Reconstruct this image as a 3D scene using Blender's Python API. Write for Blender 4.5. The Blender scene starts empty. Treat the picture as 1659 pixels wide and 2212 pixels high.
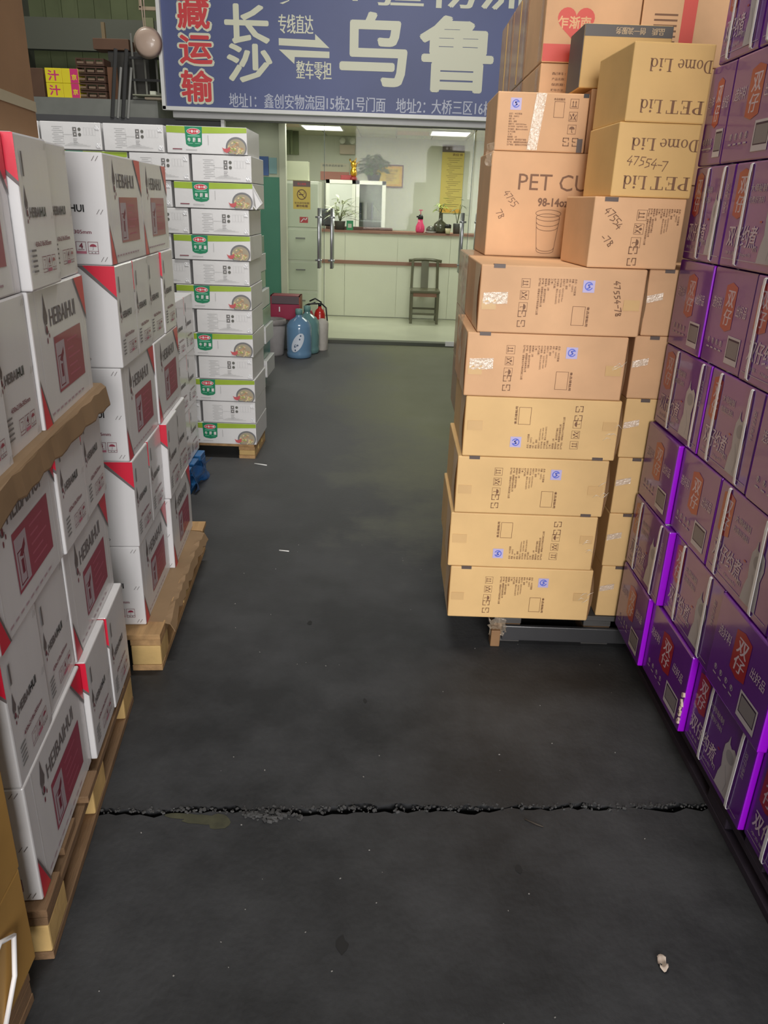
import bpy, bmesh, math, random
from mathutils import Vector, Matrix
RND = random.Random(11)
S = bpy.context.scene
COL = S.collection
rad = math.radians

# ------------------------------------------------------------------ camera, world, light, exposure
cam = bpy.data.cameras.new('camera')
cam.sensor_fit = 'VERTICAL'; cam.sensor_height = 36.0; cam.lens = 36.0 * 1650 / 2212
cam.clip_start = 0.02
cam_o = bpy.data.objects.new('camera', cam); COL.objects.link(cam_o)
cam_o.matrix_world = Matrix.Translation((0, 0, 1.5)) @ (Matrix.Rotation(rad(68), 4, 'X') @ Matrix.Rotation(rad(2), 4, 'Z'))
S.camera = cam_o

W = bpy.data.worlds.new('world'); S.world = W; W.use_nodes = True
bg = W.node_tree.nodes['Background']; bg.inputs[0].default_value = (0.80, 0.90, 1.0, 1); bg.inputs[1].default_value = 0.32

def area(name, loc, rot, sx, sy, energy, col=(1, 1, 1)):
    l = bpy.data.lights.new(name, 'AREA'); l.shape = 'RECTANGLE'; l.size = sx; l.size_y = sy
    l.energy = energy; l.color = col
    o = bpy.data.objects.new(name, l); COL.objects.link(o); o.location = loc; o.rotation_euler = rot
    return o
# daylight through the open loading door behind the photographer, lamps and an added fill light under the warehouse roof
area('loading_door_daylight', (0.75, -5.9, 2.6), (rad(88), 0, rad(4)), 3.8, 3.6, 1120, (1.0, 0.97, 0.95))
area('roof_lamp_front', (0.3, 0.8, 4.6), (0, 0, 0), 1.6, 0.5, 26, (1, 0.97, 0.92))
area('roof_fill_middle', (-0.2, 3.2, 4.7), (rad(38), 0, 0), 1.8, 0.6, 190, (1, 0.98, 0.93))  # unseen lamp, added and tilted to brighten the far carton fronts and sign
area('roof_lamp_left', (-3.2, 9.0, 4.7), (rad(20), 0, 0), 1.2, 0.4, 60, (1, 0.98, 0.90))

S.view_settings.view_transform = 'Standard'; S.view_settings.look = 'None'
S.view_settings.gamma = 1.0; S.view_settings.use_curve_mapping = False
S.view_settings.exposure = -0.62
S.cycles.use_denoising = True
S.cycles.max_bounces = 8; S.cycles.transparent_max_bounces = 12

# ------------------------------------------------------------------ materials
def lin(c):
    f = lambda v: (v / 12.92) if v <= 0.04045 else ((v + 0.055) / 1.055) ** 2.4
    return tuple(f(v / 255.0) for v in c)
MATS = {}
def M(name, rgb, rough=0.6, var=0.0, scale=6.0, bump=0.0, bscale=40.0, coat=0.0, crough=0.1, metal=0.0, spec=0.5,
      stretch=None, alpha=1.0, trans=0.0, emit=0.0):
    if name in MATS: return MATS[name]
    m = bpy.data.materials.new(name); m.use_nodes = True
    nt = m.node_tree; b = nt.nodes['Principled BSDF']
    c = lin(rgb)
    b.inputs['Base Color'].default_value = (*c, 1); b.inputs['Roughness'].default_value = rough
    b.inputs['Metallic'].default_value = metal; b.inputs['Specular IOR Level'].default_value = spec
    b.inputs['Coat Weight'].default_value = coat; b.inputs['Coat Roughness'].default_value = crough
    b.inputs['Alpha'].default_value = alpha; b.inputs['Transmission Weight'].default_value = trans
    if emit:
        b.inputs['Emission Color'].default_value = (*c, 1); b.inputs['Emission Strength'].default_value = emit
    if var or bump:
        tc = nt.nodes.new('ShaderNodeTexCoord'); src = tc.outputs['Object']
        oi = nt.nodes.new('ShaderNodeObjectInfo')
        add = nt.nodes.new('ShaderNodeVectorMath'); add.operation = 'ADD'
        sc = nt.nodes.new('ShaderNodeVectorMath'); sc.operation = 'SCALE'; sc.inputs[0].default_value = (9, 7, 5)
        nt.links.new(oi.outputs['Random'], sc.inputs['Scale'])
        nt.links.new(src, add.inputs[0]); nt.links.new(sc.outputs[0], add.inputs[1]); src = add.outputs[0]
        if stretch:
            mp = nt.nodes.new('ShaderNodeMapping'); mp.inputs['Scale'].default_value = stretch
            nt.links.new(src, mp.inputs[0]); src = mp.outputs[0]
        if var:
            n = nt.nodes.new('ShaderNodeTexNoise'); n.inputs['Scale'].default_value = scale; n.inputs['Detail'].default_value = 5
            nt.links.new(src, n.inputs['Vector'])
            r = nt.nodes.new('ShaderNodeValToRGB')
            r.color_ramp.elements[0].position = 0.3; r.color_ramp.elements[1].position = 0.7
            r.color_ramp.elements[0].color = (*[max(0, v * (1 - var)) for v in c], 1)
            r.color_ramp.elements[1].color = (*[min(1, v * (1 + var)) for v in c], 1)
            nt.links.new(n.outputs['Fac'], r.inputs['Fac']); nt.links.new(r.outputs[0], b.inputs['Base Color'])
        if bump:
            n2 = nt.nodes.new('ShaderNodeTexNoise'); n2.inputs['Scale'].default_value = bscale; n2.inputs['Detail'].default_value = 4
            nt.links.new(src, n2.inputs['Vector'])
            bp = nt.nodes.new('ShaderNodeBump'); bp.inputs['Strength'].default_value = bump; bp.inputs['Distance'].default_value = 0.01
            nt.links.new(n2.outputs['Fac'], bp.inputs['Height']); nt.links.new(bp.outputs[0], b.inputs['Normal'])
            if coat: nt.links.new(bp.outputs[0], b.inputs['Coat Normal'])
    MATS[name] = m
    return m
def glass(name, tint=(0.93, 0.97, 0.92), refl=1.0, rough=0.02):
    m = bpy.data.materials.new(name); m.use_nodes = True; nt = m.node_tree; nt.nodes.clear()
    o = nt.nodes.new('ShaderNodeOutputMaterial'); mx = nt.nodes.new('ShaderNodeMixShader')
    t = nt.nodes.new('ShaderNodeBsdfTransparent'); t.inputs[0].default_value = (*tint, 1)
    g = nt.nodes.new('ShaderNodeBsdfGlossy'); g.inputs['Roughness'].default_value = rough
    f = nt.nodes.new('ShaderNodeFresnel'); f.inputs[0].default_value = 1.5
    ml = nt.nodes.new('ShaderNodeMath'); ml.operation = 'MULTIPLY'; ml.inputs[1].default_value = refl
    nt.links.new(f.outputs[0], ml.inputs[0]); nt.links.new(ml.outputs[0], mx.inputs[0])
    nt.links.new(t.outputs[0], mx.inputs[1]); nt.links.new(g.outputs[0], mx.inputs[2]); nt.links.new(mx.outputs[0], o.inputs[0])
    MATS[name] = m; return m

KRAFT = M('kraft_board', (216, 170, 126), 0.62, var=0.10, scale=5, bump=0.05, bscale=60)
KRAFT_L = M('kraft_board_light', (222, 184, 126), 0.62, var=0.08, scale=5, bump=0.05, bscale=60)
KRAFT_Y = M('kraft_board_yellow', (212, 172, 108), 0.6, var=0.08, scale=5, bump=0.05, bscale=60)
KRAFT_D = M('kraft_board_brown', (172, 128, 92), 0.6, var=0.12, scale=5, bump=0.12, bscale=22, coat=0.5, crough=0.12)
FILMW = M('white_board_in_film', (222, 221, 222), 0.45, var=0.03, scale=3, bump=0.10, bscale=14, coat=0.55, crough=0.13, stretch=(1, 1, 0.25))
WHITE_B = M('white_coated_board', (215, 214, 214), 0.4, var=0.04, scale=4, bump=0.12, bscale=18, coat=0.3, crough=0.2)
PURPLE = M('purple_gloss_board', (94, 8, 132), 0.35, var=0.10, scale=5, bump=0.04, bscale=12, coat=0.9, crough=0.10)
PURPLE_LIT = M('purple_gloss_daylit', (172, 10, 232), 0.35, var=0.06, scale=5, coat=0.6, crough=0.15)  # brighter violet paints strong daylight onto the camera-facing carton faces
FLOOR_M = None
INK = M('dark_ink', (80, 72, 72), 0.55)
INK_B = M('brown_ink', (122, 84, 56), 0.6)
INK_G = M('grey_ink', (128, 126, 126), 0.6)
INK_W = M('ink_under_film', (108, 100, 100), 0.5)
INK_R = M('maroon_ink', (120, 40, 60), 0.5)
RED = M('red_print', (215, 30, 60), 0.4, coat=0.3)
PANEL_R = M('maroon_print', (156, 54, 78), 0.45, coat=0.4)
CREASE = M('crease_light', (236, 236, 236), 0.4)
WHITE_P = M('white_print', (232, 226, 226), 0.5)
LILAC_P = M('lilac_print', (198, 178, 190), 0.45)
PALE_P = M('pale_print', (176, 162, 170), 0.45)
PUR_RED = M('logo_red', (158, 16, 36), 0.4, coat=0.6)
STRAP = M('white_strap', (228, 226, 226), 0.4)
WINDOW_G = M('label_grey', (128, 122, 124), 0.5)
BLUE_P = M('blue_print', (92, 108, 205), 0.5)
BLUE_L = M('pale_blue_print', (186, 176, 214), 0.5)
TAPE = M('clear_tape', (216, 178, 124), 0.18, var=0.05, coat=0.6, crough=0.08)
TAPE_S = M('shiny_tape', (220, 196, 170), 0.12, bump=0.5, bscale=90, coat=1.0, crough=0.05)
DARK_TAB = M('dark_tab', (92, 78, 72), 0.5)
BLK = M('black', (24, 24, 26), 0.45)
WOOD = M('pallet_wood', (176, 140, 96), 0.75, var=0.22, scale=4, bump=0.2, bscale=30, stretch=(8, 1, 8))
WOOD_P = M('pale_end_wood', (205, 172, 112), 0.7, var=0.18, scale=9, bump=0.15, bscale=40)
WOOD_D = M('old_wood', (128, 100, 72), 0.8, var=0.25, scale=4, bump=0.25, bscale=30, stretch=(8, 1, 8))

# ------------------------------------------------------------------ mesh helpers
class MB:
    def __init__(self): self.bm = bmesh.new(); self.mats = []
    def mi(self, m):
        if m not in self.mats: self.mats.append(m)
        return self.mats.index(m)
    def _fin(self, vs, m, mx=None):
        if mx is not None: bmesh.ops.transform(self.bm, matrix=mx, verts=vs)
        i = self.mi(m)
        fs = set()
        for v in vs:
            for f in v.link_faces: fs.add(f)
        for f in fs: f.material_index = i
        return vs
    def box(self, c, s, m, rot=None, bev=0.0):
        g = bmesh.ops.create_cube(self.bm, size=1.0); vs = g['verts']
        bmesh.ops.scale(self.bm, vec=s, verts=vs)
        if bev:
            es = list({e for v in vs for e in v.link_edges})
            r = bmesh.ops.bevel(self.bm, geom=es, offset=min(bev, min(s) * 0.45), segments=2, affect='EDGES', profile=0.5)
            vs = list({v for f in r['faces'] for v in f.verts} | {v for v in vs if v.is_valid})
            # gather the whole island
            seen = set(vs); st = list(vs)
            while st:
                v = st.pop()
                for e in v.link_edges:
                    o = e.other_vert(v)
                    if o not in seen: seen.add(o); st.append(o)
            vs = list(seen)
        mx = Matrix.Translation(c)
        if rot is not None: mx = mx @ rot
        return self._fin(vs, m, mx)
    def bar(self, a, b, w, t, m, up=(0, 0, 1)):
        a = Vector(a); b = Vector(b); d = b - a; L = d.length; z = d.normalized()
        u = Vector(up); x = u.cross(z)
        if x.length < 1e-4: x = Vector((1, 0, 0)).cross(z)
        x.normalize(); y = z.cross(x)
        mx = Matrix((x, y, z)).transposed().to_4x4(); mx.translation = (a + b) / 2
        g = bmesh.ops.create_cube(self.bm, size=1.0); vs = g['verts']
        bmesh.ops.scale(self.bm, vec=(w, t, L), verts=vs)
        return self._fin(vs, m, mx)
    def tube(self, pts, r, m, n=8, taper=None):
        pts = [Vector(p) for p in pts]; rings = []
        for i, p in enumerate(pts):
            if i == 0: d = pts[1] - p
            elif i == len(pts) - 1: d = p - pts[i - 1]
            else: d = pts[i + 1] - pts[i - 1]
            d.normalize(); x = d.orthogonal().normalized(); y = d.cross(x)
            if rings:
                px = rings[-1][1]; x = (px - d * px.dot(d))
                x = x.normalized() if x.length > 1e-5 else d.orthogonal().normalized(); y = d.cross(x)
            rr = r if taper is None else r * taper[i]
            rings.append(([self.bm.verts.new(p + rr * (math.cos(2 * math.pi * k / n) * x + math.sin(2 * math.pi * k / n) * y)) for k in range(n)], x))
        i = self.mi(m)
        for a in range(len(rings) - 1):
            for k in range(n):
                f = self.bm.faces.new((rings[a][0][k], rings[a][0][(k + 1) % n], rings[a + 1][0][(k + 1) % n], rings[a + 1][0][k]))
                f.material_index = i; f.smooth = True
        for q, rev in ((0, True), (-1, False)):
            vs = rings[q][0]; f = self.bm.faces.new(list(reversed(vs)) if rev else vs); f.material_index = i
    def lathe(self, prof, m, n=24, c=(0, 0, 0), smooth=True):
        rings = []
        for r, z in prof:
            rings.append([self.bm.verts.new((c[0] + r * math.cos(2 * math.pi * k / n), c[1] + r * math.sin(2 * math.pi * k / n), c[2] + z)) for k in range(n)])
        i = self.mi(m)
        for a in range(len(rings) - 1):
            for k in range(n):
                f = self.bm.faces.new((rings[a][k], rings[a][(k + 1) % n], rings[a + 1][(k + 1) % n], rings[a + 1][k]))
                f.material_index = i; f.smooth = smooth
        if prof[0][0] > 1e-4: self.bm.faces.new(list(reversed(rings[0]))).material_index = i
        if prof[-1][0] > 1e-4: self.bm.faces.new(rings[-1]).material_index = i
    def grid(self, fn, nu, nv, m, smooth=True):
        vs = [[self.bm.verts.new(fn(a / nu, b / nv)) for b in range(nv + 1)] for a in range(nu + 1)]
        i = self.mi(m)
        for a in range(nu):
            for b in range(nv):
                f = self.bm.faces.new((vs[a][b], vs[a + 1][b], vs[a + 1][b + 1], vs[a][b + 1])); f.material_index = i; f.smooth = smooth
    def poly(self, pts, m):
        f = self.bm.faces.new([self.bm.verts.new(p) for p in pts]); f.material_index = self.mi(m); return f
    def prism(self, pts, d, m):
        """closed outline pts (3-D), extruded by vector d"""
        d = Vector(d); a = [self.bm.verts.new(Vector(p)) for p in pts]; b = [self.bm.verts.new(Vector(p) + d) for p in pts]; i = self.mi(m); n = len(pts)
        fs = [self.bm.faces.new(list(reversed(a))), self.bm.faces.new(b)]
        for k in range(n): fs.append(self.bm.faces.new((a[k], a[(k + 1) % n], b[(k + 1) % n], b[k])))
        for f in fs: f.material_index = i
    def mesh(self, name):
        me = bpy.data.meshes.new(name)
        bmesh.ops.recalc_face_normals(self.bm, faces=self.bm.faces)
        self.bm.to_mesh(me); self.bm.free()
        for m in self.mats: me.materials.append(m)
        return me
    def build(self, name, parent=None, loc=(0, 0, 0), rotz=0.0):
        return ob(name, self.mesh(name), parent, loc, rotz)
def ob(name, me, parent=None, loc=(0, 0, 0), rotz=0.0):
    if isinstance(me, list):      # a printed design: one child per printed piece
        for nm, m_ in me: o = ob(nm, m_, parent, loc, rotz)
        return o
    o = bpy.data.objects.new(name, me); COL.objects.link(o)
    o.location = loc; o.rotation_euler = (0, 0, rotz)
    if parent is not None: o.parent = parent
    return o
def tag(o, label, cat, group=None):
    o['label'] = label; o['category'] = cat
    if group: o['group'] = group
    return o
def thing(name, label, cat, loc=(0, 0, 0), rotz=0.0, group=None):
    return tag(ob(name, None, None, loc, rotz), label, cat, group)
def struct(o): o['kind'] = 'structure'; return o
def quick_box(name, c, s, m, parent=None, bev=0.0):
    b = MB(); b.box(c, s, m, bev=bev); return b.build(name, parent)

# ------------------------------------------------------------------ flat print: lettering, panels, icons
TX = {}
def glyphs(s, bold=0.0):
    k = (s, bold)
    if k in TX: return TX[k]
    cu = bpy.data.curves.new('lettering', 'FONT'); cu.body = s; cu.resolution_u = 2; cu.offset = bold
    o = bpy.data.objects.new('lettering', cu); COL.objects.link(o)
    dg = bpy.context.evaluated_depsgraph_get()
    me = bpy.data.meshes.new_from_object(o.evaluated_get(dg))
    vs = [(v.co.x, v.co.y) for v in me.vertices]; fs = [tuple(p.vertices) for p in me.polygons]
    bpy.data.objects.remove(o); bpy.data.curves.remove(cu); bpy.data.meshes.remove(me)
    x0 = min([v[0] for v in vs] or [0]); x1 = max([v[0] for v in vs] or [1]); y0 = min([v[1] for v in vs] or [0]); y1 = max([v[1] for v in vs] or [1])
    TX[k] = (vs, fs, x0, x1, y0, y1); return TX[k]
class D:
    """a flat design in its own plane: a to the right, b up, layers stacked by 0.15 mm"""
    def __init__(self): self.v = []; self.f = []; self.m = []; self.mats = []; self.q = 0; self.p = None; self.pf = []
    def part(self, name): self.p = name; return self
    def _i(self, m):
        if m not in self.mats: self.mats.append(m)
        return self.mats.index(m)
    def add(self, vs, fs, m, z=None):
        if z is None: self.q += 1; z = self.q
        n = len(self.v); self.v += [(a, b, z * 0.00003) for a, b in vs]; i = self._i(m)
        for f in fs: self.f.append([n + k for k in f]); self.m.append(i); self.pf.append(self.p)
    def poly(self, pts, m): self.add(pts, [list(range(len(pts)))], m)
    def rect(self, x, y, w, h, m): self.poly([(x, y), (x + w, y), (x + w, y + h), (x, y + h)], m)
    def frame(self, x, y, w, h, t, m):
        self.q += 1
        for a in ((x, y, w, t), (x, y + h - t, w, t), (x, y, t, h), (x + w - t, y, t, h)):
            self.add([(a[0], a[1]), (a[0] + a[2], a[1]), (a[0] + a[2], a[1] + a[3]), (a[0], a[1] + a[3])], [[0, 1, 2, 3]], m, self.q)
    def oval(self, x, y, rx, ry, m, n=20, a0=0, a1=360, rot=0):
        c, s = math.cos(rad(rot)), math.sin(rad(rot)); P = []
        for k in range(n + (1 if a1 - a0 < 360 else 0)):
            t = rad(a0 + (a1 - a0) * k / n); px, py = rx * math.cos(t), ry * math.sin(t)
            P.append((x + c * px - s * py, y + s * px + c * py))
        self.poly(P, m)
    def ring(self, x, y, r, t, m, n=20, a0=0, a1=360):
        self.q += 1; vs = []; N = n + 1
        for k in range(N):
            q = rad(a0 + (a1 - a0) * k / n); vs += [(x + r * math.cos(q), y + r * math.sin(q)), (x + (r - t) * math.cos(q), y + (r - t) * math.sin(q))]
        self.add(vs, [[2 * k, 2 * k + 2, 2 * k + 3, 2 * k + 1] for k in range(n)], m, self.q)
    def line(self, pts, w, m):
        self.q += 1
        for (x0, y0), (x1, y1) in zip(pts, pts[1:]):
            dx, dy = x1 - x0, y1 - y0; L = math.hypot(dx, dy) or 1; nx, ny = -dy / L * w / 2, dx / L * w / 2; ex, ey = dx / L * w * .35, dy / L * w * .35
            self.add([(x0 + nx - ex, y0 + ny - ey), (x0 - nx - ex, y0 - ny - ey), (x1 - nx + ex, y1 - ny + ey), (x1 + nx + ex, y1 + ny + ey)], [[0, 1, 2, 3]], m, self.q)
    def text(self, s, x, y, w, h, m, bold=0.0, rot=0, shear=0.0):
        """glyph block fitted to w by h with its lower-left corner at x, y, then turned by rot about that corner"""
        vs, fs, x0, x1, y0, y1 = glyphs(s)
        sx = w / max(x1 - x0, 1e-6); sy = h / max(y1 - y0, 1e-6); c, sn = math.cos(rad(rot)), math.sin(rad(rot)); out = []
        for a, b in vs:
            p, q = (a - x0) * sx, (b - y0) * sy; p += q * shear
            out.append((x + c * p - sn * q, y + sn * p + c * q))
        e = bold * (sx + sy) / 2
        offs = [(0, 0)] if bold <= 0 else [(-e, 0), (e, 0)] if bold < .024 else [(e * math.cos(k * math.pi / 4), e * math.sin(k * math.pi / 4)) for k in range(8)]
        for ox, oy in offs: self.add([(a + ox, b + oy) for a, b in out], fs, m)
    def mesh(self, name, fn=None, off=0.0007):
        """fn maps (a, b, lift) to a point on the thing"""
        out = []
        for pn in dict.fromkeys(self.pf):
            idx = {}; vs = []; fs = []; ms = []; mats = []
            for f, m, p in zip(self.f, self.m, self.pf):
                if p != pn: continue
                row = []
                for k in f:
                    if k not in idx: idx[k] = len(vs); a, b, z = self.v[k]; vs.append(fn(a, b, z + off) if fn else (a, b, z + off))
                    row.append(idx[k])
                fs.append(row)
                if self.mats[m] not in mats: mats.append(self.mats[m])
                ms.append(mats.index(self.mats[m]))
            me = bpy.data.meshes.new(pn or name); me.from_pydata(vs, [], fs)
            for m in mats: me.materials.append(m)
            me.polygons.foreach_set('material_index', ms); me.update(); out.append((pn or name, me))
        return out
def face_front(sx, sy): return lambda a, b, l: (-sx / 2 + a, -sy / 2 - l, b)
def face_right(sx, sy): return lambda a, b, l: (sx / 2 + l, -sy / 2 + a, b)
def face_left(sx, sy): return lambda a, b, l: (-sx / 2 - l, sy / 2 - a, b)
def flip(d, w, h):
    e = D(); e.v = [(w - a, h - b, z) for a, b, z in d.v]; e.f = d.f; e.m = d.m; e.mats = d.mats; e.pf = d.pf; e.p = d.p; e.q = d.q; return e

def carton_mesh(sx, sy, sz, m, bev=0.004, seam=True):
    b = MB(); b.box((0, 0, sz / 2), (sx, sy, sz), m, bev=bev)
    return b.mesh('carton')

ORD = ['lowest', 'second', 'third', 'fourth', 'fifth', 'sixth', 'seventh', 'eighth', 'ninth', 'tenth', 'eleventh', 'twelfth', 'topmost']

# ------------------------------------------------------------------ floor, walls, ceiling of the warehouse
def floor_material():
    m = bpy.data.materials.new('dark_floor'); m.use_nodes = True; nt = m.node_tree; b = nt.nodes['Principled BSDF']
    N = nt.nodes.new; L = nt.links.new
    tc = N('ShaderNodeTexCoord')
    n1 = N('ShaderNodeTexNoise'); n1.inputs['Scale'].default_value = 2.2; n1.inputs['Detail'].default_value = 8; n1.inputs['Roughness'].default_value = 0.65
    L(tc.outputs['Object'], n1.inputs['Vector'])
    r1 = N('ShaderNodeValToRGB'); e = r1.color_ramp.elements
    e[0].position = 0.40; e[0].color = (*lin((32, 33, 35)), 1); e[1].position = 0.62; e[1].color = (*lin((56, 57, 59)), 1)
    L(n1.outputs['Fac'], r1.inputs[0])
    # office reflection painted into the colour: olive and lighter further in
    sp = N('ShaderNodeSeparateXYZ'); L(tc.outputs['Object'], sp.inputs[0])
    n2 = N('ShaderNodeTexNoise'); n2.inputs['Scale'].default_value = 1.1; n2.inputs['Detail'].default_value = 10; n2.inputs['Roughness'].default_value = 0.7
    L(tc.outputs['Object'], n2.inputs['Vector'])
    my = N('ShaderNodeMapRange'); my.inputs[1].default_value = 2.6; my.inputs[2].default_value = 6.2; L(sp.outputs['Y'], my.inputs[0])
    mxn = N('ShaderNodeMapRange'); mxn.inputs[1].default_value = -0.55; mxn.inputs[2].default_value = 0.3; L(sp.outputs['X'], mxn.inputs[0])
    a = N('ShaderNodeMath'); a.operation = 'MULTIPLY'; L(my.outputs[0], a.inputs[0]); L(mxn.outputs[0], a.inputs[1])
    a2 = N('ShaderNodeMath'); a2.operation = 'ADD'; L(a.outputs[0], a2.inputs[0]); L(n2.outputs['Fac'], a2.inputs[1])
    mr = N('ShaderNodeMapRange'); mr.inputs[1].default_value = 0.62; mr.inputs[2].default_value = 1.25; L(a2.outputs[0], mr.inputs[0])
    dy = N('ShaderNodeMapRange'); dy.inputs[1].default_value = 1.8; dy.inputs[2].default_value = 6.0; dy.inputs[4].default_value = 0.75; L(sp.outputs['Y'], dy.inputs[0])  # grey lightens further in: shade near the camera put into the colour
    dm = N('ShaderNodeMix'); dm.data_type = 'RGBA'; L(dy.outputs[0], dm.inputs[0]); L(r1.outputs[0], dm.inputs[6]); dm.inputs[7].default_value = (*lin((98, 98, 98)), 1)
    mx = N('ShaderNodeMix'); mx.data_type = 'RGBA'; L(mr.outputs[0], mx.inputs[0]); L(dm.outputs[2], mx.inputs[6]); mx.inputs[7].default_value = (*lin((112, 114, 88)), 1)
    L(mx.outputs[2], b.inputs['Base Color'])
    n3 = N('ShaderNodeTexNoise'); n3.inputs['Scale'].default_value = 70; n3.inputs['Detail'].default_value = 5; L(tc.outputs['Object'], n3.inputs['Vector'])
    bp = N('ShaderNodeBump'); bp.inputs['Strength'].default_value = 0.25; bp.inputs['Distance'].default_value = 0.004
    L(n3.outputs['Fac'], bp.inputs['Height']); L(bp.outputs[0], b.inputs['Normal'])
    rr = N('ShaderNodeMapRange'); rr.inputs[3].default_value = 0.5; rr.inputs[4].default_value = 0.75; L(n1.outputs['Fac'], rr.inputs[0]); L(rr.outputs[0], b.inputs['Roughness'])
    b.inputs['Specular IOR Level'].default_value = 0.35
    MATS['dark_floor'] = m
    return m
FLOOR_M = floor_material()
def crack_y(x): return 1.591 + 0.0605 * x
def crack_pts(off, seed):
    r = random.Random(seed); P = []; x = -5.0; w = 0.0
    while x <= 4.5:
        fine = -0.95 < x < 1.2
        w = 0.7 * w + r.uniform(-1, 1) * (0.008 if fine else 0.01)
        P.append((x, crack_y(x) + w + off)); x += 0.02 if fine else 0.25
    P.append((4.5, crack_y(4.5) + off)); return P
def slab(name, edge, far_y, near):
    b = MB(); i = b.mi(FLOOR_M); th = 0.05
    top = []; 
    for k in range(len(edge) - 1):
        (x0, y0), (x1, y1) = edge[k], edge[k + 1]
        q = [(x0, y0, 0), (x1, y1, 0), (x1, far_y, 0), (x0, far_y, 0)]
        b.poly(q if not near else list(reversed(q)), FLOOR_M)
        b.poly([(x0, y0, 0), (x1, y1, 0), (x1, y1, -th), (x0, y0, -th)], FLOOR_M)
    bmesh.ops.remove_doubles(b.bm, verts=b.bm.verts, dist=0.0004)
    return struct(b.build(name))
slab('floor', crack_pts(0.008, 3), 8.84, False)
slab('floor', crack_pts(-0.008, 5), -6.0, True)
b = MB(); b.box((-0.25, 1.6, -0.045), (9.5, 0.9, 0.02), M('joint_dirt', (20, 19, 18), 0.95)); struct(b.build('floor_joint'))
# crumbled edge along the joint: nobody could count the crumbs
b = MB(); r = random.Random(8)
CRUMB = M('crumbled_concrete', (66, 66, 66), 0.85, var=0.4, scale=60)
for k in range(420):
    x = r.uniform(-0.74, 0.93); y = crack_y(x) + r.gauss(0.004, 0.006); s = r.uniform(0.0015, 0.006)
    if 0.3 < r.random(): s *= 0.7
    b.box((x, y, s * 0.3), (s * 1.6, s, s), CRUMB, rot=Matrix.Rotation(r.uniform(0, 3), 4, 'Z') @ Matrix.Rotation(r.uniform(-.5, .5), 4, 'X'))
for k in range(60):
    x = -0.27 + r.gauss(0, 0.035); y = crack_y(x) - 0.018 + r.gauss(0, 0.008); s = r.uniform(0.003, 0.009)
    b.box((x, y, s * 0.3), (s * 1.6, s, s), CRUMB, rot=Matrix.Rotation(r.uniform(0, 3), 4, 'Z') @ Matrix.Rotation(r.uniform(-.5, .5), 4, 'X'))
o = b.build('crumbs'); o['kind'] = 'stuff'; tag(o, 'dark concrete crumbs along the jagged crack across the floor', 'crumbs')
b = MB(); SPECK = M('pale_grit', (140, 138, 134), 0.8)
for k in range(60):
    x = r.uniform(-0.6, 0.8); y = r.uniform(1.0, 3.4)
    s = r.uniform(0.0010, 0.0024)
    b.box((x, y, s * 0.4), (s * r.uniform(1, 2), s, s * .8), SPECK, rot=Matrix.Rotation(r.uniform(0, 3), 4, 'Z'))
o = b.build('grit'); o['kind'] = 'stuff'; tag(o, 'tiny pale grit specks scattered over the dark aisle floor', 'grit')
b = MB()
for (x, y, rx, ry) in ((-0.44, 1.535, 0.06, 0.018), (-0.5, 1.545, 0.05, 0.01), (-0.4, 1.53, 0.03, 0.028)):
    b.poly([(x + rx * math.cos(t) * r.uniform(.8, 1.1), y + ry * math.sin(t) * r.uniform(.8, 1.1), 0.0006 + 0.0002 * rx) for t in [k * math.tau / 14 for k in range(14)]], M('exposed_screed', (62, 62, 44), 0.8, var=0.3, scale=30))
struct(b.build('floor_patch'))
def litter(name, label, cat, pts, r_, m):
    b = MB(); b.tube(pts, r_, m, 6); return tag(b.build(name), label, cat)
litter('straw', 'short white straw end lying on the dark aisle floor', 'straw', [(-0.476, 3.19, .003), (-0.44, 3.185, .003), (-0.43, 3.183, .003)], 0.003, M('litter_white', (214, 214, 210), 0.5))
litter('plastic_strip', 'thin pale plastic strip on the floor by the green carton pallet', 'strip', [(-0.80, 4.42, .003), (-0.75, 4.40, .005), (-0.72, 4.395, .003)], 0.004, MATS['litter_white'])
litter('twig', 'thin dark twig on the floor below the crack', 'twig', [(0.40, 1.575, .002), (0.43, 1.555, .004), (0.445, 1.55, .002)], 0.0015, M('twig_brown', (70, 62, 54), 0.8))
b = MB(); rr = random.Random(2)
b.grid(lambda u, v: (0.632 + 0.018 * (u - .5), 1.168 + 0.040 * (v - .5) * (1.1 - abs(u - .5)), 0.003 + 0.006 * math.sin(3 * u + 2) ** 2 + 0.005 * math.sin(9 * v)), 5, 6, M('wrapper_white', (186, 170, 156), 0.5))
tag(b.build('wrapper_scrap'), 'small crumpled white and red wrapper scrap on the near floor', 'wrapper')
b = MB()
for (x, y, s) in ((-0.06, 1.19, .014), (-0.04, 2.07, .008), (0.36, 1.41, .008), (-0.27, 2.55, .01)):
    b.poly([(x + s * math.cos(t) * rr.uniform(.6, 1.2), y + 1.6 * s * math.sin(t) * rr.uniform(.6, 1.2), 0.0008) for t in [k * math.tau / 9 for k in range(9)]], M('floor_stain', (26, 26, 26), 0.8))
struct(b.build('floor_stains'))

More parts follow.
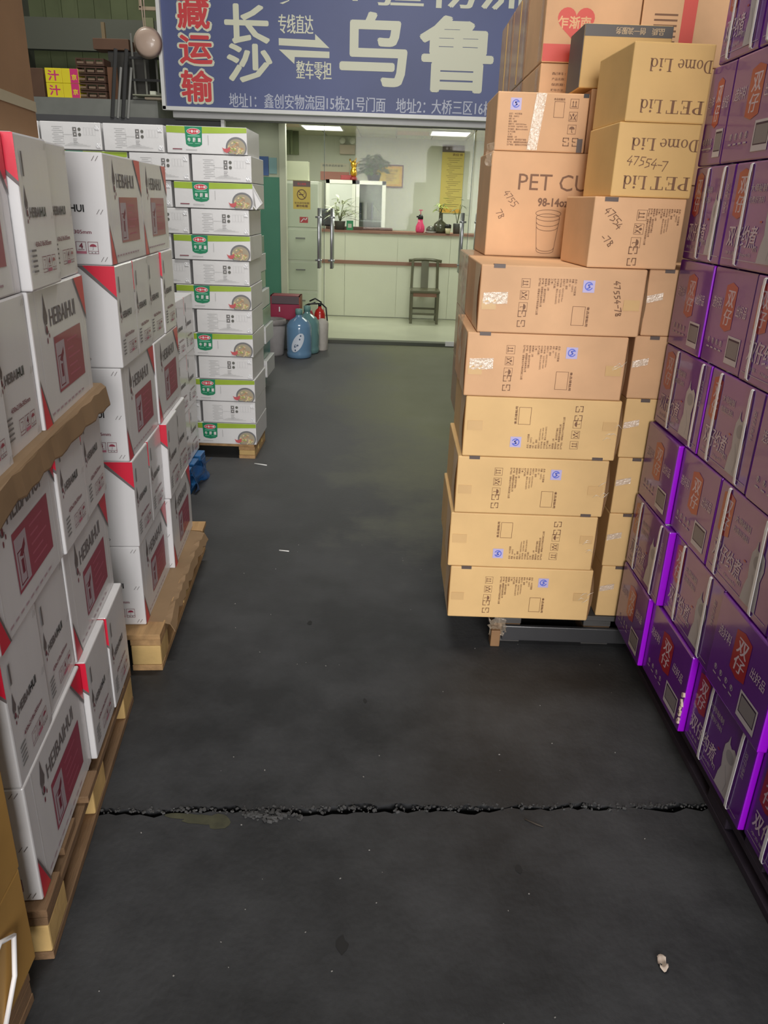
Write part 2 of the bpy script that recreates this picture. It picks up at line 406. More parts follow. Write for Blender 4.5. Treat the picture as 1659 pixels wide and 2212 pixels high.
WALL_D = M('dark_warehouse_wall', (92, 95, 84), 0.85, var=0.15, scale=2)
WALL_G = M('grey_wall', (92, 92, 94), 0.85, var=0.1, scale=2)
struct(quick_box('wall_left', (-5.05, 4.0, 2.6), (0.1, 20, 5.2), WALL_D))
struct(quick_box('wall_right', (4.55, 4.0, 2.6), (0.1, 20, 5.2), WALL_D))
struct(quick_box('wall_back', (-0.25, 13.6, 2.6), (9.6, 0.1, 5.2), M('olive_back_wall', (104, 108, 82), 0.85, var=0.2, scale=1.2)))
struct(quick_box('ceiling', (-0.25, 4.0, 5.25), (9.7, 20, 0.1), WALL_D))
struct(quick_box('wall_front', (-0.25, -5.0, 4.6), (9.6, 0.1, 1.2), WALL_D))
# ------------------------------------------------------------------ pallets
def pallet(label, loc, rotz, sx, sy, h=0.14, wood=WOOD, group='wooden pallets under the cartons', over=0.0, nboards=6, endw=None):
    """origin at the floor, centre of the pallet; boards run along x (across), runners along y"""
    t = thing('wooden_pallet', label, 'pallet', loc, rotz, group)
    bt = 0.02; st = 0.022
    for k in range(nboards):
        y = -sy / 2 + 0.05 + (sy - 0.10) * k / (nboards - 1)
        bm = MB(); bm.box((RND.uniform(-.006, .006), y, h - bt / 2), (sx + RND.uniform(-.01, .01), 0.095 if k not in (0, nboards - 1) else 0.1, bt), wood, bev=0.002); bm.build('deck_board', t)
    for i, x in enumerate((-sx / 2 + 0.05, 0, sx / 2 - 0.05)):
        quick_box('stringer_board', (x, 0, h - bt - st / 2), (0.1, sy, st - 0.0005), wood, t, bev=0.002)
        for y in (-sy / 2 + 0.06, 0, sy / 2 - 0.06):
            quick_box('block', (x, y, (h - bt - st + st) / 2 + 0.0), (0.098, 0.12, h - bt - 2 * st - 0.001), endw or WOOD_P, t, bev=0.004)
        quick_box('bottom_board', (x, 0, st / 2), (0.1, sy, st), wood, t, bev=0.002)
    return t

# ------------------------------------------------------------------ white cartons on the left
def drop(d, x, y, s, m, m2):
    d.poly([(x, y + 1.0 * s), (x + .10 * s, y + .6 * s), (x + .2 * s, y + .35 * s), (x + .12 * s, y + .12 * s), (x, y + .2 * s), (x - .14 * s, y + .12 * s), (x - .19 * s, y + .35 * s), (x - .1 * s, y + .6 * s)], m)
    d.ring(x + .02 * s, y, .17 * s, .05 * s, m, 14, 60, 330); d.oval(x + .02 * s, y - .02 * s, .07 * s, .11 * s, m2, 10)
    d.oval(x - .02 * s, y - .34 * s, .045 * s, .09 * s, m2, 10); d.oval(x + .19 * s, y - .22 * s, .04 * s, .075 * s, m2, 10)
def design_long():
    d = D()
    d.part('crease_lines')
    for x in (.040, .388): d.rect(x, .003, .0025, .287, CREASE)
    d.part('brand_logo'); drop(d, .095, .205, .075, INK_W, INK_R)
    d.text('HEIBAIHUI', .125, .205, .205, .038, INK_W, bold=.02)
    d.part('maroon_panel'); d.rect(.135, .055, .225, .125, PANEL_R); d.rect(.141, .061, .068, .104, PALE_P)
    d.frame(.150, .066, .036, .07, .003, INK_R); d.poly([(.160, .125), (.197, .150), (.197, .135), (.178, .118)], INK_R); d.rect(.165, .085, .014, .03, INK_R)
    for k, w in enumerate((.085, .05, .1, .07, .09)): d.rect(.232, .155 - .02 * k, w, .004, M('maroon_light', (176, 92, 112), .5))
    d.part('text_line')
    for k in range(9): d.rect(.06 + k * .031, .020, .019, .0045, M('pink_text', (176, 150, 158), .5))
    d.part('corner_triangle'); d.poly([(.345, .288), (.425, .288), (.425, .19)], RED); d.poly([(.336, .288), (.345, .288), (.425, .19), (.425, .179)], INK_W)
    d.part('lower_triangle'); d.poly([(.003, .002), (.003, .10), (.05, .002)], RED); d.poly([(.003, .10), (.003, .113), (.057, .002), (.05, .002)], INK_W)
    return d
def icons3(d, x, y, s):
    d.frame(x, y, s, s * 1.15, .0012, INK_R); d.line([(x + .3 * s, y + .9 * s), (x + .7 * s, y + .9 * s), (x + .62 * s, y + .55 * s), (x + .5 * s, y + .5 * s), (x + .5 * s, y + .3 * s)], .0012, INK_R); d.line([(x, y + .25 * s), (x + s, y + .25 * s)], .001, INK_R)
    x += s * 1.18
    d.frame(x, y, s, s * 1.15, .0012, INK_R); d.text('4', x + .33 * s, y + .5 * s, .34 * s, .5 * s, INK_R, bold=.03); d.rect(x + .2 * s, y + .36 * s, .6 * s, .05 * s, INK_R); d.rect(x, y, s, .25 * s, M('pink_block', (186, 110, 130), .5))
    x += s * 1.18
    d.frame(x, y, s, s * 1.15, .0012, INK_R); d.oval(x + .5 * s, y + .68 * s, .34 * s, .26 * s, PANEL_R, 12, 0, 180); d.line([(x + .5 * s, y + .68 * s), (x + .5 * s, y + .42 * s), (x + .42 * s, y + .38 * s)], .001, INK_W); d.line([(x, y + .25 * s), (x + s, y + .25 * s)], .001, INK_R)
    for q in (.3, .62): d.rect(x + q * s, y + .07 * s, .12 * s, .1 * s, INK_G)
def staples(d, x, y):
    for q in (0, .010): d.line([(x + q, y), (x + q + .008, y + .012)], .0013, INK_W)
def design_end():
    d = D()
    d.part('brand_logo'); drop(d, .028, .150, .05, INK_W, INK_R)
    d.text('HEIBAI', .044, .140, .066, .018, INK_W, bold=.03); d.text('HUI', .113, .140, .037, .018, BLK, bold=.03)
    d.part('size_lettering'); d.text('430x218x305mm', .052, .083, .112, .010, INK_R, bold=.02)
    d.part('handling_icons'); icons3(d, .085, .030, .028)
    d.part('grey_mark'); d.rect(.026, .215, .009, .045, INK_G); d.rect(.028, .218, .005, .039, INK_W)
    d.part('text_lines')
    for k in range(5): d.rect(.02, .075 - .010 * k, .03, .004, INK_G)
    d.part('staples')
    for y in (.27, .135, .010): staples(d, .184, y)
    return d
def design_back():
    d = D()
    d.part('corner_triangle'); d.poly([(.338, .2905), (.427, .2905), (.427, .205)], RED); d.poly([(.322, .2905), (.338, .2905), (.427, .205), (.427, .196)], INK_W)
    d.part('lettering'); d.text('LTD', .315, .022, .020, .008, INK_W, bold=.02)
    return d
WL, WW, WH = 0.426, 0.213, 0.2915
_long, _end, _back = design_long(), design_end(), design_back()
body_long = carton_mesh(WW, WL, WH, FILMW); body_end = carton_mesh(WL, WW, WH, FILMW)
pr_long_r = _long.mesh('side_print', face_right(WW, WL)); pr_end_f = _end.mesh('front_print', face_front(WW, WL))
pr_end_r = _end.mesh('side_print', face_right(WL, WW)); pr_back_f = _back.mesh('front_print', face_front(WL, WW))
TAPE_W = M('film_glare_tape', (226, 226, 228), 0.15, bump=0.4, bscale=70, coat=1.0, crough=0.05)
def white_carton(kind, loc, rotz, label, group):
    t = tag(ob('white_carton', body_long if kind == 'L' else body_end, None, loc, rotz), label, 'box', group)
    if kind == 'L': ob('side_print', pr_long_r, t); ob('front_print', pr_end_f, t)
    else: ob('side_print', pr_end_r, t); ob('front_print', pr_back_f, t)
    return t
def white_stack(O, yaw, pattern, where, group, z0=.141, pitch=.2925, jit=.006):
    c, s = math.cos(yaw), math.sin(yaw)
    for k, row in enumerate(pattern):        # from the pallet upwards
        for n, (kind, u, off) in enumerate(row):
            sy = WL if kind == 'L' else WW; sx = WW if kind == 'L' else WL
            x = -sx / 2 + off + RND.uniform(-jit, jit) * .5; y = u + sy / 2
            look = 'red-panel long side' if kind == 'L' else 'narrow printed end'
            pos = ['frontmost', 'second', 'third', 'fourth'][n] if n < len(row) - 1 else 'rearmost'
            lvl = ['bottom', 'second', 'middle', 'fourth', 'top'][k]
            white_carton(kind, (O[0] + c * x - s * y, O[1] + s * x + c * y, z0 + k * pitch), yaw + rad(RND.uniform(-.5, .5)),
                         f'white carton, {look}, {pos}, {lvl} layer of {where}', group)
LL = [('L', 0, 0), ('E', .433, .006), ('E', .649, -.004)]
EE = [('E', 0, 0), ('E', .216, -.008), ('L', .433, -.002)]
NO, NY = (-.676, 1.155), rad(7.4)
N5 = [('L', 0, 0), ('E', .433, .010), ('E', .649, .016)]
N3 = [('L', 0, .004), ('E', .433, .006), ('E', .649, .002)]
N1 = [('L', 0, -.010), ('E', .433, .012), ('E', .649, -.006)]
white_stack(NO, NY, [N5, EE, N3, EE, N1], 'the nearer left stack', 'white cartons of the nearer left stack')
L2 = [('L', 0, 0), ('L', .432, .004)]; L5 = [('L', 0, 0), ('L', .432, .018)]
E4 = [('E', 0, .004), ('E', .215, .002), ('E', .432, .004), ('E', .648, .004)]; E4b = [('E', 0, .004), ('E', .215, .0), ('E', .432, .022), ('E', .648, .018)]
FO, FY = (-.797, 2.262), rad(4.6)
white_stack(FO, FY, [L5, E4b, L2, E4, L2], 'the second left stack', 'white cartons of the second left stack')
# pallets below them
def at(O, yaw, x, y, z=0): c, s = math.cos(yaw), math.sin(yaw); return (O[0] + c * x - s * y, O[1] + s * x + c * y, z)
pallet('old brown wooden pallet under the nearer white carton stack', at(NO, NY, -.448, .425), NY, 0.92, 0.90, .14, WOOD_D)
pallet('pale wooden pallet with thick corner blocks under the second white stack', at(FO, FY, -.382, .425), FY, 0.88, .98, .14, WOOD, endw=WOOD_P)
# grey-looking third stack on a blue plastic pallet
bp = thing('plastic_pallet', 'blue plastic pallet behind the second white carton stack', 'pallet', (-1.42, 4.02, 0), 0)
BLUE = M('blue_plastic', (42, 104, 160), 0.35, var=0.15, coat=0.3)
for y in (-.15, .0, .15): quick_box('deck_slat', (0, y, .125), (.74, .11, .03), BLUE, bp, bev=.004)
for x in (-.33, 0, .33):
    quick_box('runner', (x, 0, .012), (.08, .44, .024), BLUE, bp, bev=.004)
    for y in (-.17, .17): quick_box('foot', (x, y, .067), (.08, .09, .086), BLUE, bp, bev=.006)
for k in range(3):
    white_carton('E', (-1.285 + .004 * k, 3.92, .142 + k * .2925), rad(2.5), f'dim white carton on the blue plastic pallet, {["bottom", "middle", "top"][k]}, front column', 'white cartons on the blue pallet')
    white_carton('E', (-1.297 + .004 * k, 4.14, .142 + k * .2925), rad(2.5), f'dim white carton on the blue plastic pallet, {["bottom", "middle", "top"][k]}, rear column', 'white cartons on the blue pallet')
b = MB(); FILM_B = M('blue_film', (30, 112, 190), 0.25, var=0.2, bump=0.6, bscale=30, coat=0.8, alpha=0.9)
r = random.Random(4)
b.grid(lambda u, v: (-1.035 + .02 * math.sin(9 * u + 5 * v) + .015 * v, 3.86 + .34 * u, .004 + .15 * v * (1 - .35 * u) + .01 * math.sin(14 * u)), 14, 8, FILM_B)
tag(b.build('blue_wrap'), 'crumpled blue plastic film hanging off the blue pallet', 'film')

# ------------------------------------------------------------------ cardboard sheets between layers
CS = M('sheet_board', (138, 112, 82), 0.7, var=0.12, scale=5, bump=0.06, bscale=50)
def sheet(label, O, yaw, prof, u0, u1, ragged, z0, th=.004, nu=22):
    """prof: (x, z) across the aisle edge, swept along u"""
    b = MB(); r = random.Random(6); c, s = math.cos(yaw), math.sin(yaw)
    seg = []
    for k in range(len(prof) - 1):
        for q in range(3): seg.append(tuple(prof[k][i] + (prof[k + 1][i] - prof[k][i]) * q / 3 for i in (0, 1)))
    seg.append(prof[-1]); n = len(seg)
    edge = [r.uniform(-1, 1) * ragged for _ in range(nu + 1)]
    rows = []
    for i in range(nu + 1):
        u = u0 + (u1 - u0) * i / nu; row = []
        for j, (x, z) in enumerate(seg):
            f = j / (n - 1); xx = x; zz = z + z0
            if j > n * .5: xx += edge[i] * .4 * f + .004 * math.sin(7 * u + 2) * f; zz -= edge[i] * f
            row.append((O[0] + c * xx - s * u, O[1] + s * xx + c * u, zz))
        rows.append(row)
    i_ = b.mi(CS)
    up = [[b.bm.verts.new(p) for p in row] for row in rows]; dn = [[b.bm.verts.new((p[0] - .001, p[1], p[2] - th)) for p in row] for row in rows]
    def q(*v): f = b.bm.faces.new(v); f.material_index = i_
    for a in range(nu):
        for j in range(n - 1):
            q(up[a][j], up[a + 1][j], up[a + 1][j + 1], up[a][j + 1]); q(dn[a][j], dn[a][j + 1], dn[a + 1][j + 1], dn[a + 1][j])
        q(up[a][n - 1], up[a + 1][n - 1], dn[a + 1][n - 1], dn[a][n - 1]); q(up[a + 1][0], up[a][0], dn[a][0], dn[a + 1][0])
    for a in (0, nu):
        for j in range(n - 1):
            v = (up[a][j], up[a][j + 1], dn[a][j + 1], dn[a][j]); q(*(v if a == 0 else reversed(v)))
    return tag(b.build('cardboard_sheet'), label, 'cardboard')
sheet('brown cardboard sheet bent over between layers of the nearer white stack', NO, NY, [(-.10, .0035), (.010, .0035), (.018, -.004), (.024, -.050)], -.02, .90, .006, .141 + 3 * .2925)
sheet('creased brown cardboard sheet hanging over the edge of the second pallet', FO, FY, [(-.05, .0035), (.01, .0035), (.072, -.002), (.085, -.030)], .02, .80, .012, .1405)

# ------------------------------------------------------------------ kraft cartons at the left edge
def strap_loop(b, sx, sy, sz, x, m, w=.011, t=.0016):
    """band round a carton: front, top and back"""
    b.box((x, -sy / 2 - t / 2, sz / 2), (w, t, sz), m); b.box((x, sy / 2 + t / 2, sz / 2), (w, t, sz), m)
    b.box((x, 0, sz + t / 2), (w, sy + 2 * t, t), m)
def plain_carton(name, label, loc, rotz, size, m, group=None, tape=True, flaps=True):
    t = tag(ob(name, carton_mesh(*size, m), None, loc, rotz), label, 'box', group)
    sx, sy, sz = size
    if tape:
        b = MB(); b.box((0, -sy / 2 - .0006, sz - .03), (.05, .0012, .06), TAPE); b.box((0, 0, sz + .0006), (.05, sy + .0024, .0012), TAPE); b.build('tape', t)
    return t
t = tag(ob('kraft_carton', carton_mesh(.46, .26, .42, M('kraft_board_dull', (150, 116, 82), .7, var=.12, scale=5, bump=.06, bscale=50)), None, at(NO, NY, -.255, .60, .141 + 5 * .2925 + .001), NY), 'tall brown carton on top of the nearer white stack', 'box')
b = MB(); b.box((.23 + .0006, 0, .066), (.0012, .262, .020), M('masking_band', (178, 168, 140), .5)); b.box((0, -.13 - .0006, .066), (.46, .0012, .020), MATS['masking_band']); b.build('tape', t)
pallet('low weathered pallet at the left edge under the strapped kraft cartons', (-1.02, .62, 0), rad(2), 0.74, 0.82, .10, WOOD_D, nboards=5, endw=WOOD_D)
for k in range(6):
    hh = .233
    t = tag(ob('strapped_carton', carton_mesh(.60, .40, hh, M('kraft_greenish', (176, 136, 72), .6, var=.15, scale=4)), None, (-.948 + .002 * (k % 3), .85, .101 + k * .236), rad(2)),
            f'brown strapped kraft carton, {ORD[k]} of the stack at the left edge of the frame', 'box', 'strapped kraft cartons at the left edge')
    b = MB(); b.tube([(.303, .10, .012), (.303, .10, hh - .02), (.296, .10, hh + .0008), (-.29, .10, hh + .0008)] if k else [(.303, .06, .01), (.312, .10, .08), (.310, .125, .15), (.304, .09, .175), (.302, .05, .16)], .0014 if k else .005, STRAP, 6); b.build('strap', t)
# ------------------------------------------------------------------ kraft cup cartons in the middle
def arc(cx, cy, rx, ry, tx, ty, a0, a1, n=14):
    o = [(cx + rx * math.cos(rad(a0 + (a1 - a0) * k / n)), cy + ry * math.sin(rad(a0 + (a1 - a0) * k / n))) for k in range(n + 1)]
    i = [(cx + (rx - tx) * math.cos(rad(a0 + (a1 - a0) * k / n)), cy + (ry - ty) * math.sin(rad(a0 + (a1 - a0) * k / n))) for k in range(n + 1)]
    return [[o[k], o[k + 1], i[k + 1], i[k]] for k in range(n)]
def R4(x, y, w, h): return [(x, y), (x + w, y), (x + w, y + h), (x, y + h)]
def serif_letter(ch):
    t = .05; s = .15
    if ch == 'P': return .64, [R4(.1, 0, s, 1), R4(0, 0, .38, t), R4(0, 1 - t, .3, t)] + arc(.28, .74, .34, .26, .15, .05, -90, 90) + [R4(.22, .95, .08, t), R4(.22, .48, .08, t)]
    if ch == 'E': return .68, [R4(.1, 0, s, 1), R4(0, 0, .6, t), R4(0, 1 - t, .58, t), R4(.2, .49, .24, t), R4(.55, 0, .05, .25), R4(.53, .78, .05, .22), R4(.42, .38, .04, .26)]
    if ch == 'T': return .72, [R4(.28, 0, s, 1), R4(.16, 0, .4, t), R4(0, 1 - t, .7, t), R4(0, .76, .05, .24), R4(.65, .76, .05, .24)]
    if ch == 'L': return .66, [R4(.1, 0, s, 1), R4(0, 0, .62, t), R4(0, 1 - t, .36, t), R4(.57, 0, .05, .28)]
    if ch == 'D': return .78, [R4(.1, 0, s, 1), R4(0, 0, .36, t), R4(0, 1 - t, .36, t)] + arc(.32, .5, .42, .5, .16, .05, -90, 90)
    if ch == 'i': return .34, [R4(.09, 0, .13, .66), R4(0, 0, .32, t), R4(.01, .61, .15, t), [(.155 + .09 * math.cos(k * .628), .87 + .09 * math.sin(k * .628)) for k in range(10)]]
    if ch == 'd': return .6, arc(.27, .33, .27, .34, .13, .05, 0, 360, 20) + [R4(.41, 0, .13, 1), R4(.32, 1 - t, .15, t), R4(.48, 0, .12, t)]
    if ch == 'o': return .6, arc(.28, .33, .28, .34, .13, .05, 0, 360, 20)
    if ch == 'e': return .54, arc(.27, .33, .27, .34, .13, .05, 0, 310, 20) + [R4(.1, .33, .42, t)]
    if ch == 'm': return .98, [R4(.08, 0, .13, .66), R4(.43, 0, .13, .5), R4(.78, 0, .13, .5), R4(0, 0, .29, t), R4(.36, 0, .28, t), R4(.71, 0, .27, t), R4(0, .61, .15, t)] + arc(.35, .44, .21, .22, .13, .07, 0, 150) + arc(.70, .44, .21, .22, .13, .07, 0, 150)
    return .35, []
def serif(d, word, x, y, w, h, m):
    tot = sum(serif_letter(c)[0] + .05 for c in word); sx = w / tot; d.q += 1; z = d.q
    for c in word:
        a, ps = serif_letter(c)
        for p in ps: d.add([(x + q[0] * sx, y + q[1] * h) for q in p], [list(range(len(p)))], m, z)
        x += (a + .05) * sx
DIG = {'4': [[(.55, 1.35), (.05, .55), (.1, .5), (.8, .55)], [(.6, .85), (.5, 0)]], '7': [[(.0, 1.2), (.75, 1.3), (.3, 0)]],
       '5': [[(.6, 1.3), (.2, 1.25), (.15, .8), (.6, .75), (.65, .35), (.1, .05)], [(.2, 1.25), (.8, 1.32)]], '-': [[(.1, .6), (.7, .65)]],
       '8': [[(.6, 1.1), (.2, 1.25), (.15, .85), (.6, .5), (.55, .1), (.15, .15), (.2, .5), (.65, 1.05)]]}
def scrawl(d, s, x, y, h, ang, m, w=.0028, adv=.95):
    c, sn = math.cos(rad(ang)), math.sin(rad(ang)); u = 0; r = random.Random(len(s) + int(x * 999))
    for ch in s:
        k = r.uniform(.85, 1.1); dy = r.uniform(-.15, .15)
        for st in DIG[ch]:
            P = []
            for px, py in st:
                p = (u + px * k) * h / 1.3; q = (py * k + dy) * h / 1.3
                P.append((x + c * p - sn * q, y + sn * p + c * q))
            d.line(P, w, m)
        u += adv * (.75 if ch == '-' else 1)
LINES = ['品名：90注塑盖', '数量：1000PCS', '材质：PET', '颜色：透明', '规格尺寸：420X210X510mm', '执行标准：Q/JJYB001-2020', '许可编号：湘XK16-204-00072', '生产日期：', '工号：', '保质期：2年', '储存条件：避光阴凉干燥处', '生产商：湖南塑料包装有限公司', '生产地址：湖南省长沙市食品包装工业园']
def icon(d, k, x, y, s, rot=0):
    e = D(); t = .0011
    if k < 3: e.frame(-s / 2, -s / 2, s, s, t, INK_B)
    if k == 0:
        e.rect(-s * .32, -s * .36, s * .64, s * .08, INK_B)
        for q in (-.2, .12): e.rect(s * q, -s * .28, s * .08, s * .42, INK_B); e.poly([(s * (q - .06), s * .12), (s * (q + .14), s * .12), (s * (q + .04), s * .32)], INK_B)
    elif k == 1:
        e.oval(0, s * .18, s * .12, s * .16, INK_B, 10)
        for g in (-1, 1): e.line([(g * s * .34, -s * .36), (g * s * .18, -s * .1), (g * s * .36, s * .2)], s * .09, INK_B); e.line([(g * s * .1, -s * .34), (g * s * .16, -s * .05)], s * .07, INK_B)
    elif k == 2:
        e.oval(0, s * .02, s * .33, s * .3, INK_B, 14, 0, 180); e.line([(0, s * .02), (0, -s * .28), (s * .1, -s * .3)], s * .06, INK_B)
    else:
        for g in (-.56, .56):
            x0 = g * s
            e.line([(x0 + .3 * s, .2 * s), (x0 + .3 * s, .42 * s), (x0 - .34 * s, .42 * s), (x0 - .34 * s, .06 * s), (x0 + .02 * s, .0)], s * .085, INK_B)
            e.line([(x0 - .3 * s, -.2 * s), (x0 - .3 * s, -.42 * s), (x0 + .34 * s, -.42 * s), (x0 + .34 * s, -.06 * s)], s * .085, INK_B)
    c, sn = math.cos(rad(rot)), math.sin(rad(rot))
    d.q += 1
    base = d.q
    n = len(d.v); d.v += [(x + c * a - sn * b, y + sn * a + c * b, base * .00003 + z * .2) for a, b, z in e.v]
    i = d._i(INK_B)
    for f in e.f: d.f.append([n + q for q in f]); d.m.append(i); d.pf.append(d.p)
def qs(d, x, y, s, rot=0):
    d.rect(x - s * .5, y - s * .5, s, s, BLUE_L); d.ring(x, y + .02 * s, .36 * s, .10 * s, BLUE_P, 18, 20, 340)
    d.line([(x + .2 * s, y + .2 * s), (x - .05 * s, y + .12 * s), (x + .08 * s, y - .05 * s), (x - .12 * s, y - .2 * s)], s * .12, BLUE_P)
def design_cup(hand=False):
    d = D()
    d.part('handling_icons')
    for k in range(4): icon(d, k, .139 - .0012 * k, .152 - k * .0355, .027, -90)
    d.part('text_lines')
    for k, s in enumerate(LINES):
        d.text(s, .288 - .0092 * k, .168, min(.0066 * len(s) * .92 * (.62 if k in (1, 2, 4, 5, 6) else 1), .145), .0066, INK_B, bold=.015, rot=-90)
    d.part('quality_mark'); qs(d, .332, .148, .036)
    d.part('blank_field'); d.frame(.290, .030, .040, .058, .0012, INK_B); d.text('食品接触用', .3345, .088, .060, .008, INK_B, bold=.02, rot=-90)
    d.part('tape_patch'); d.rect(.008, .070, .045, .03, TAPE); d.part('tape_mark'); d.rect(.445, .080, .05, .032, TAPE)
    d.part('scrawled_number')
    if hand: scrawl(d, '47554-78', .405, .165, .020, -80, INK_B, .0026, .92)
    return d
KS = (.505, .42, .2022)
dc = design_cup(); dch = design_cup(True)
cup_body = carton_mesh(*KS, KRAFT); cup_body_l = carton_mesh(*KS, KRAFT_L)
cup_fr = {'n': dc.mesh('front_print', face_front(KS[0], KS[1])), 'f': flip(dc, KS[0], KS[2]).mesh('front_print', face_front(KS[0], KS[1])), 'h': dch.mesh('front_print', face_front(KS[0], KS[1]))}
tb = MB(); tb.box((.055 - KS[0] / 2, -KS[1] / 2 + .006, KS[2] + .0012), (.035, .016, .0022), DARK_TAB); tb.box((.055 - KS[0] / 2, -KS[1] / 2 - .0009, KS[2] - .004), (.035, .0018, .010), DARK_TAB); tab_me = tb.mesh('edge_tab')
tb = MB(); tb.box((KS[0] / 2 - .055, -KS[1] / 2 - .0009, .005), (.035, .0018, .010), DARK_TAB); tab2_me = tb.mesh('edge_tab')
def end_flap_mesh(seed, sgn):
    """the folded end flaps that bulge away from the carton's end, seen as a thin pale rim"""
    b = MB(); r = random.Random(seed); w = r.uniform(.005, .010)
    FL = M('kraft_edge', (226, 196, 158), .6)
    if sgn:
        b.grid(lambda u, v: (sgn * (KS[0] / 2 + .0006 + w * math.sin(math.pi * v) * (1 - u) ** 2 * (.6 + .4 * (sgn > 0))), -KS[1] / 2 + .002 + .16 * u, .004 + (KS[2] - .008) * v), 5, 10, FL)
    return b.mesh('end_flap')
flap_me = [[('end_flap', end_flap_mesh(k, -1)), ('end_flap', end_flap_mesh(k, 1))] for k in range(3)]
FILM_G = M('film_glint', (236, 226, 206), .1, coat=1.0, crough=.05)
GK = 'kraft cup cartons of the middle stack'
rows = [(.495, .1185, 'n', .321), (.484, .325, 'f', .5155), (.494, .5195, 'n', .718), (.507, .722, 'f', .926), (.497, .930, 'n', 1.134), (.5225, 1.1365, 'h', 1.336)]
zs = .1185
for k, (xc, z, kind, top) in enumerate(rows):
    t = tag(ob('kraft_carton', cup_body if k > 3 else cup_body_l, None, (xc, 2.433 + KS[1] / 2, .1185 + k * .2035), rad(RND.uniform(-.4, .4))),
            f'kraft cup carton with blue mark, {ORD[k]} of the front middle column' + (', number scrawled' if kind == 'h' else ''), 'box', GK)
    ob('front_print', cup_fr[kind], t); ob('end_flap', flap_me[k % 3], t)
    if k in (0, 2, 4, 5): ob('edge_tab', tab_me, t)
    if k in (3, 2): ob('edge_tab', tab2_me, t)
    if k < 5:
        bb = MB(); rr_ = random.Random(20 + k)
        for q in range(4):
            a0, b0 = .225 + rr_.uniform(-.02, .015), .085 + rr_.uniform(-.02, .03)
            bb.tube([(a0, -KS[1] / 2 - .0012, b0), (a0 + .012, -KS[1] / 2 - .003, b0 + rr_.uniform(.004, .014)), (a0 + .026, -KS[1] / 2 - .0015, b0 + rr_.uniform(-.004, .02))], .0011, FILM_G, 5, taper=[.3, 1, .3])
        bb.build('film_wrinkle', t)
    if k in (4, 5):
        bb = MB(); bb.grid(lambda u, v: (-KS[0] / 2 + .012 + .075 * u, -KS[1] / 2 - .0012 - .0012 * abs(math.sin(31 * v + 9 * u)), .085 + .035 * v + .004 * u), 6, 8, TAPE_S); bb.build('tape', t)
plain_k = carton_mesh(.42, .38, .2035, KRAFT)
for k in range(6):
    x0 = [.760 + .03, .786, .788, .784, .780, .795][k]
    t = tag(ob('kraft_carton', carton_mesh(.085 + .42, .42, .2025, KRAFT_L if k < 4 else KRAFT), None, (x0 + .2525, 2.475 + .21, .1185 + k * .2035), rad(RND.uniform(-.3, .3))),
            f'plain kraft carton, {ORD[k]} of the column between the cup cartons and the purple cartons', 'box', 'plain kraft cartons beside the purple stack')
    b = MB(); b.box((-.2525 + .062, -.21 - .0009, .2035 - .006), (.03, .0018, .011), DARK_TAB); b.build('edge_tab', t)
    b = MB(); b.grid(lambda u, v: (-.2525 + .002 + .05 * u, -.21 - .001 - .001 * abs(math.sin(25 * v + 11 * u)), .10 + .022 * v + .012 * u), 5, 6, TAPE_S); b.build('tape', t)
for k in range(6):
    tag(ob('kraft_carton', carton_mesh(.505, .368, .2035, KRAFT_D), None, ((.292 if k < 3 else .268) + .2525, 2.862 + .184, .1185 + k * .2035), rad(RND.uniform(-.3, .3))),
        f'film-wrapped kraft carton, {ORD[k]} of the second row behind the cup cartons', 'box', 'kraft cartons in the second row of the middle stack')
tag(quick_box('front_board', (.70, 2.456, .047), (.50, .016, .060), M('dark_front_board', (54, 54, 56), .45, var=.1, coat=.3), None, .003), 'dark grey board standing along the front of the kraft stack pallet', 'board')
tag(quick_box('wood_offcut', (.424, 2.452, .034), (.034, .05, .066), M('offcut_brown', (130, 98, 66), .7, var=.15), None, .003), 'small brown wood block at the left end of the dark board', 'wood')
pk = pallet('dark low pallet under the middle kraft carton stack', (.80, 2.84, 0), 0, .76, .74, .118, M('dark_board', (74, 72, 70), .7, var=.2, scale=5, stretch=(1, 8, 8)), nboards=5, endw=WOOD_D)
# crumpled film at the pallet's front corner and along the stack's left edge
FILM = M('clear_film', (206, 188, 164), .14, alpha=.30, bump=.5, bscale=60, coat=1.0, crough=.05)
def crumple(label, fn, nu, nv, amp, seed):
    r = random.Random(seed); b = MB()
    j = {}
    def g(u, v):
        p = fn(u, v); return (p[0] + r.uniform(-amp, amp), p[1] + r.uniform(-amp, amp), p[2] + r.uniform(-amp, amp))
    b.grid(g, nu, nv, FILM, smooth=False)
    return tag(b.build('stretch_film'), label, 'film')
crumple('crumpled clear film tuft under the bottom cup carton', lambda u, v: (.40 + .06 * u, 2.436 + .008 * v, .114 - .075 * v), 8, 7, .008, 1)
crumple('torn clear film clinging to the upper left edge of the cup carton stack', lambda u, v: (.232 + .012 * u, 2.52 + .30 * u, 1.345 - .33 * v * (1 - .5 * u)), 10, 10, .008, 2)
crumple('loose clear film at the top left of the big cup carton', lambda u, v: (.305 + .02 * v, 2.858 - .012 * v, 1.70 - .07 * u), 8, 5, .006, 3)

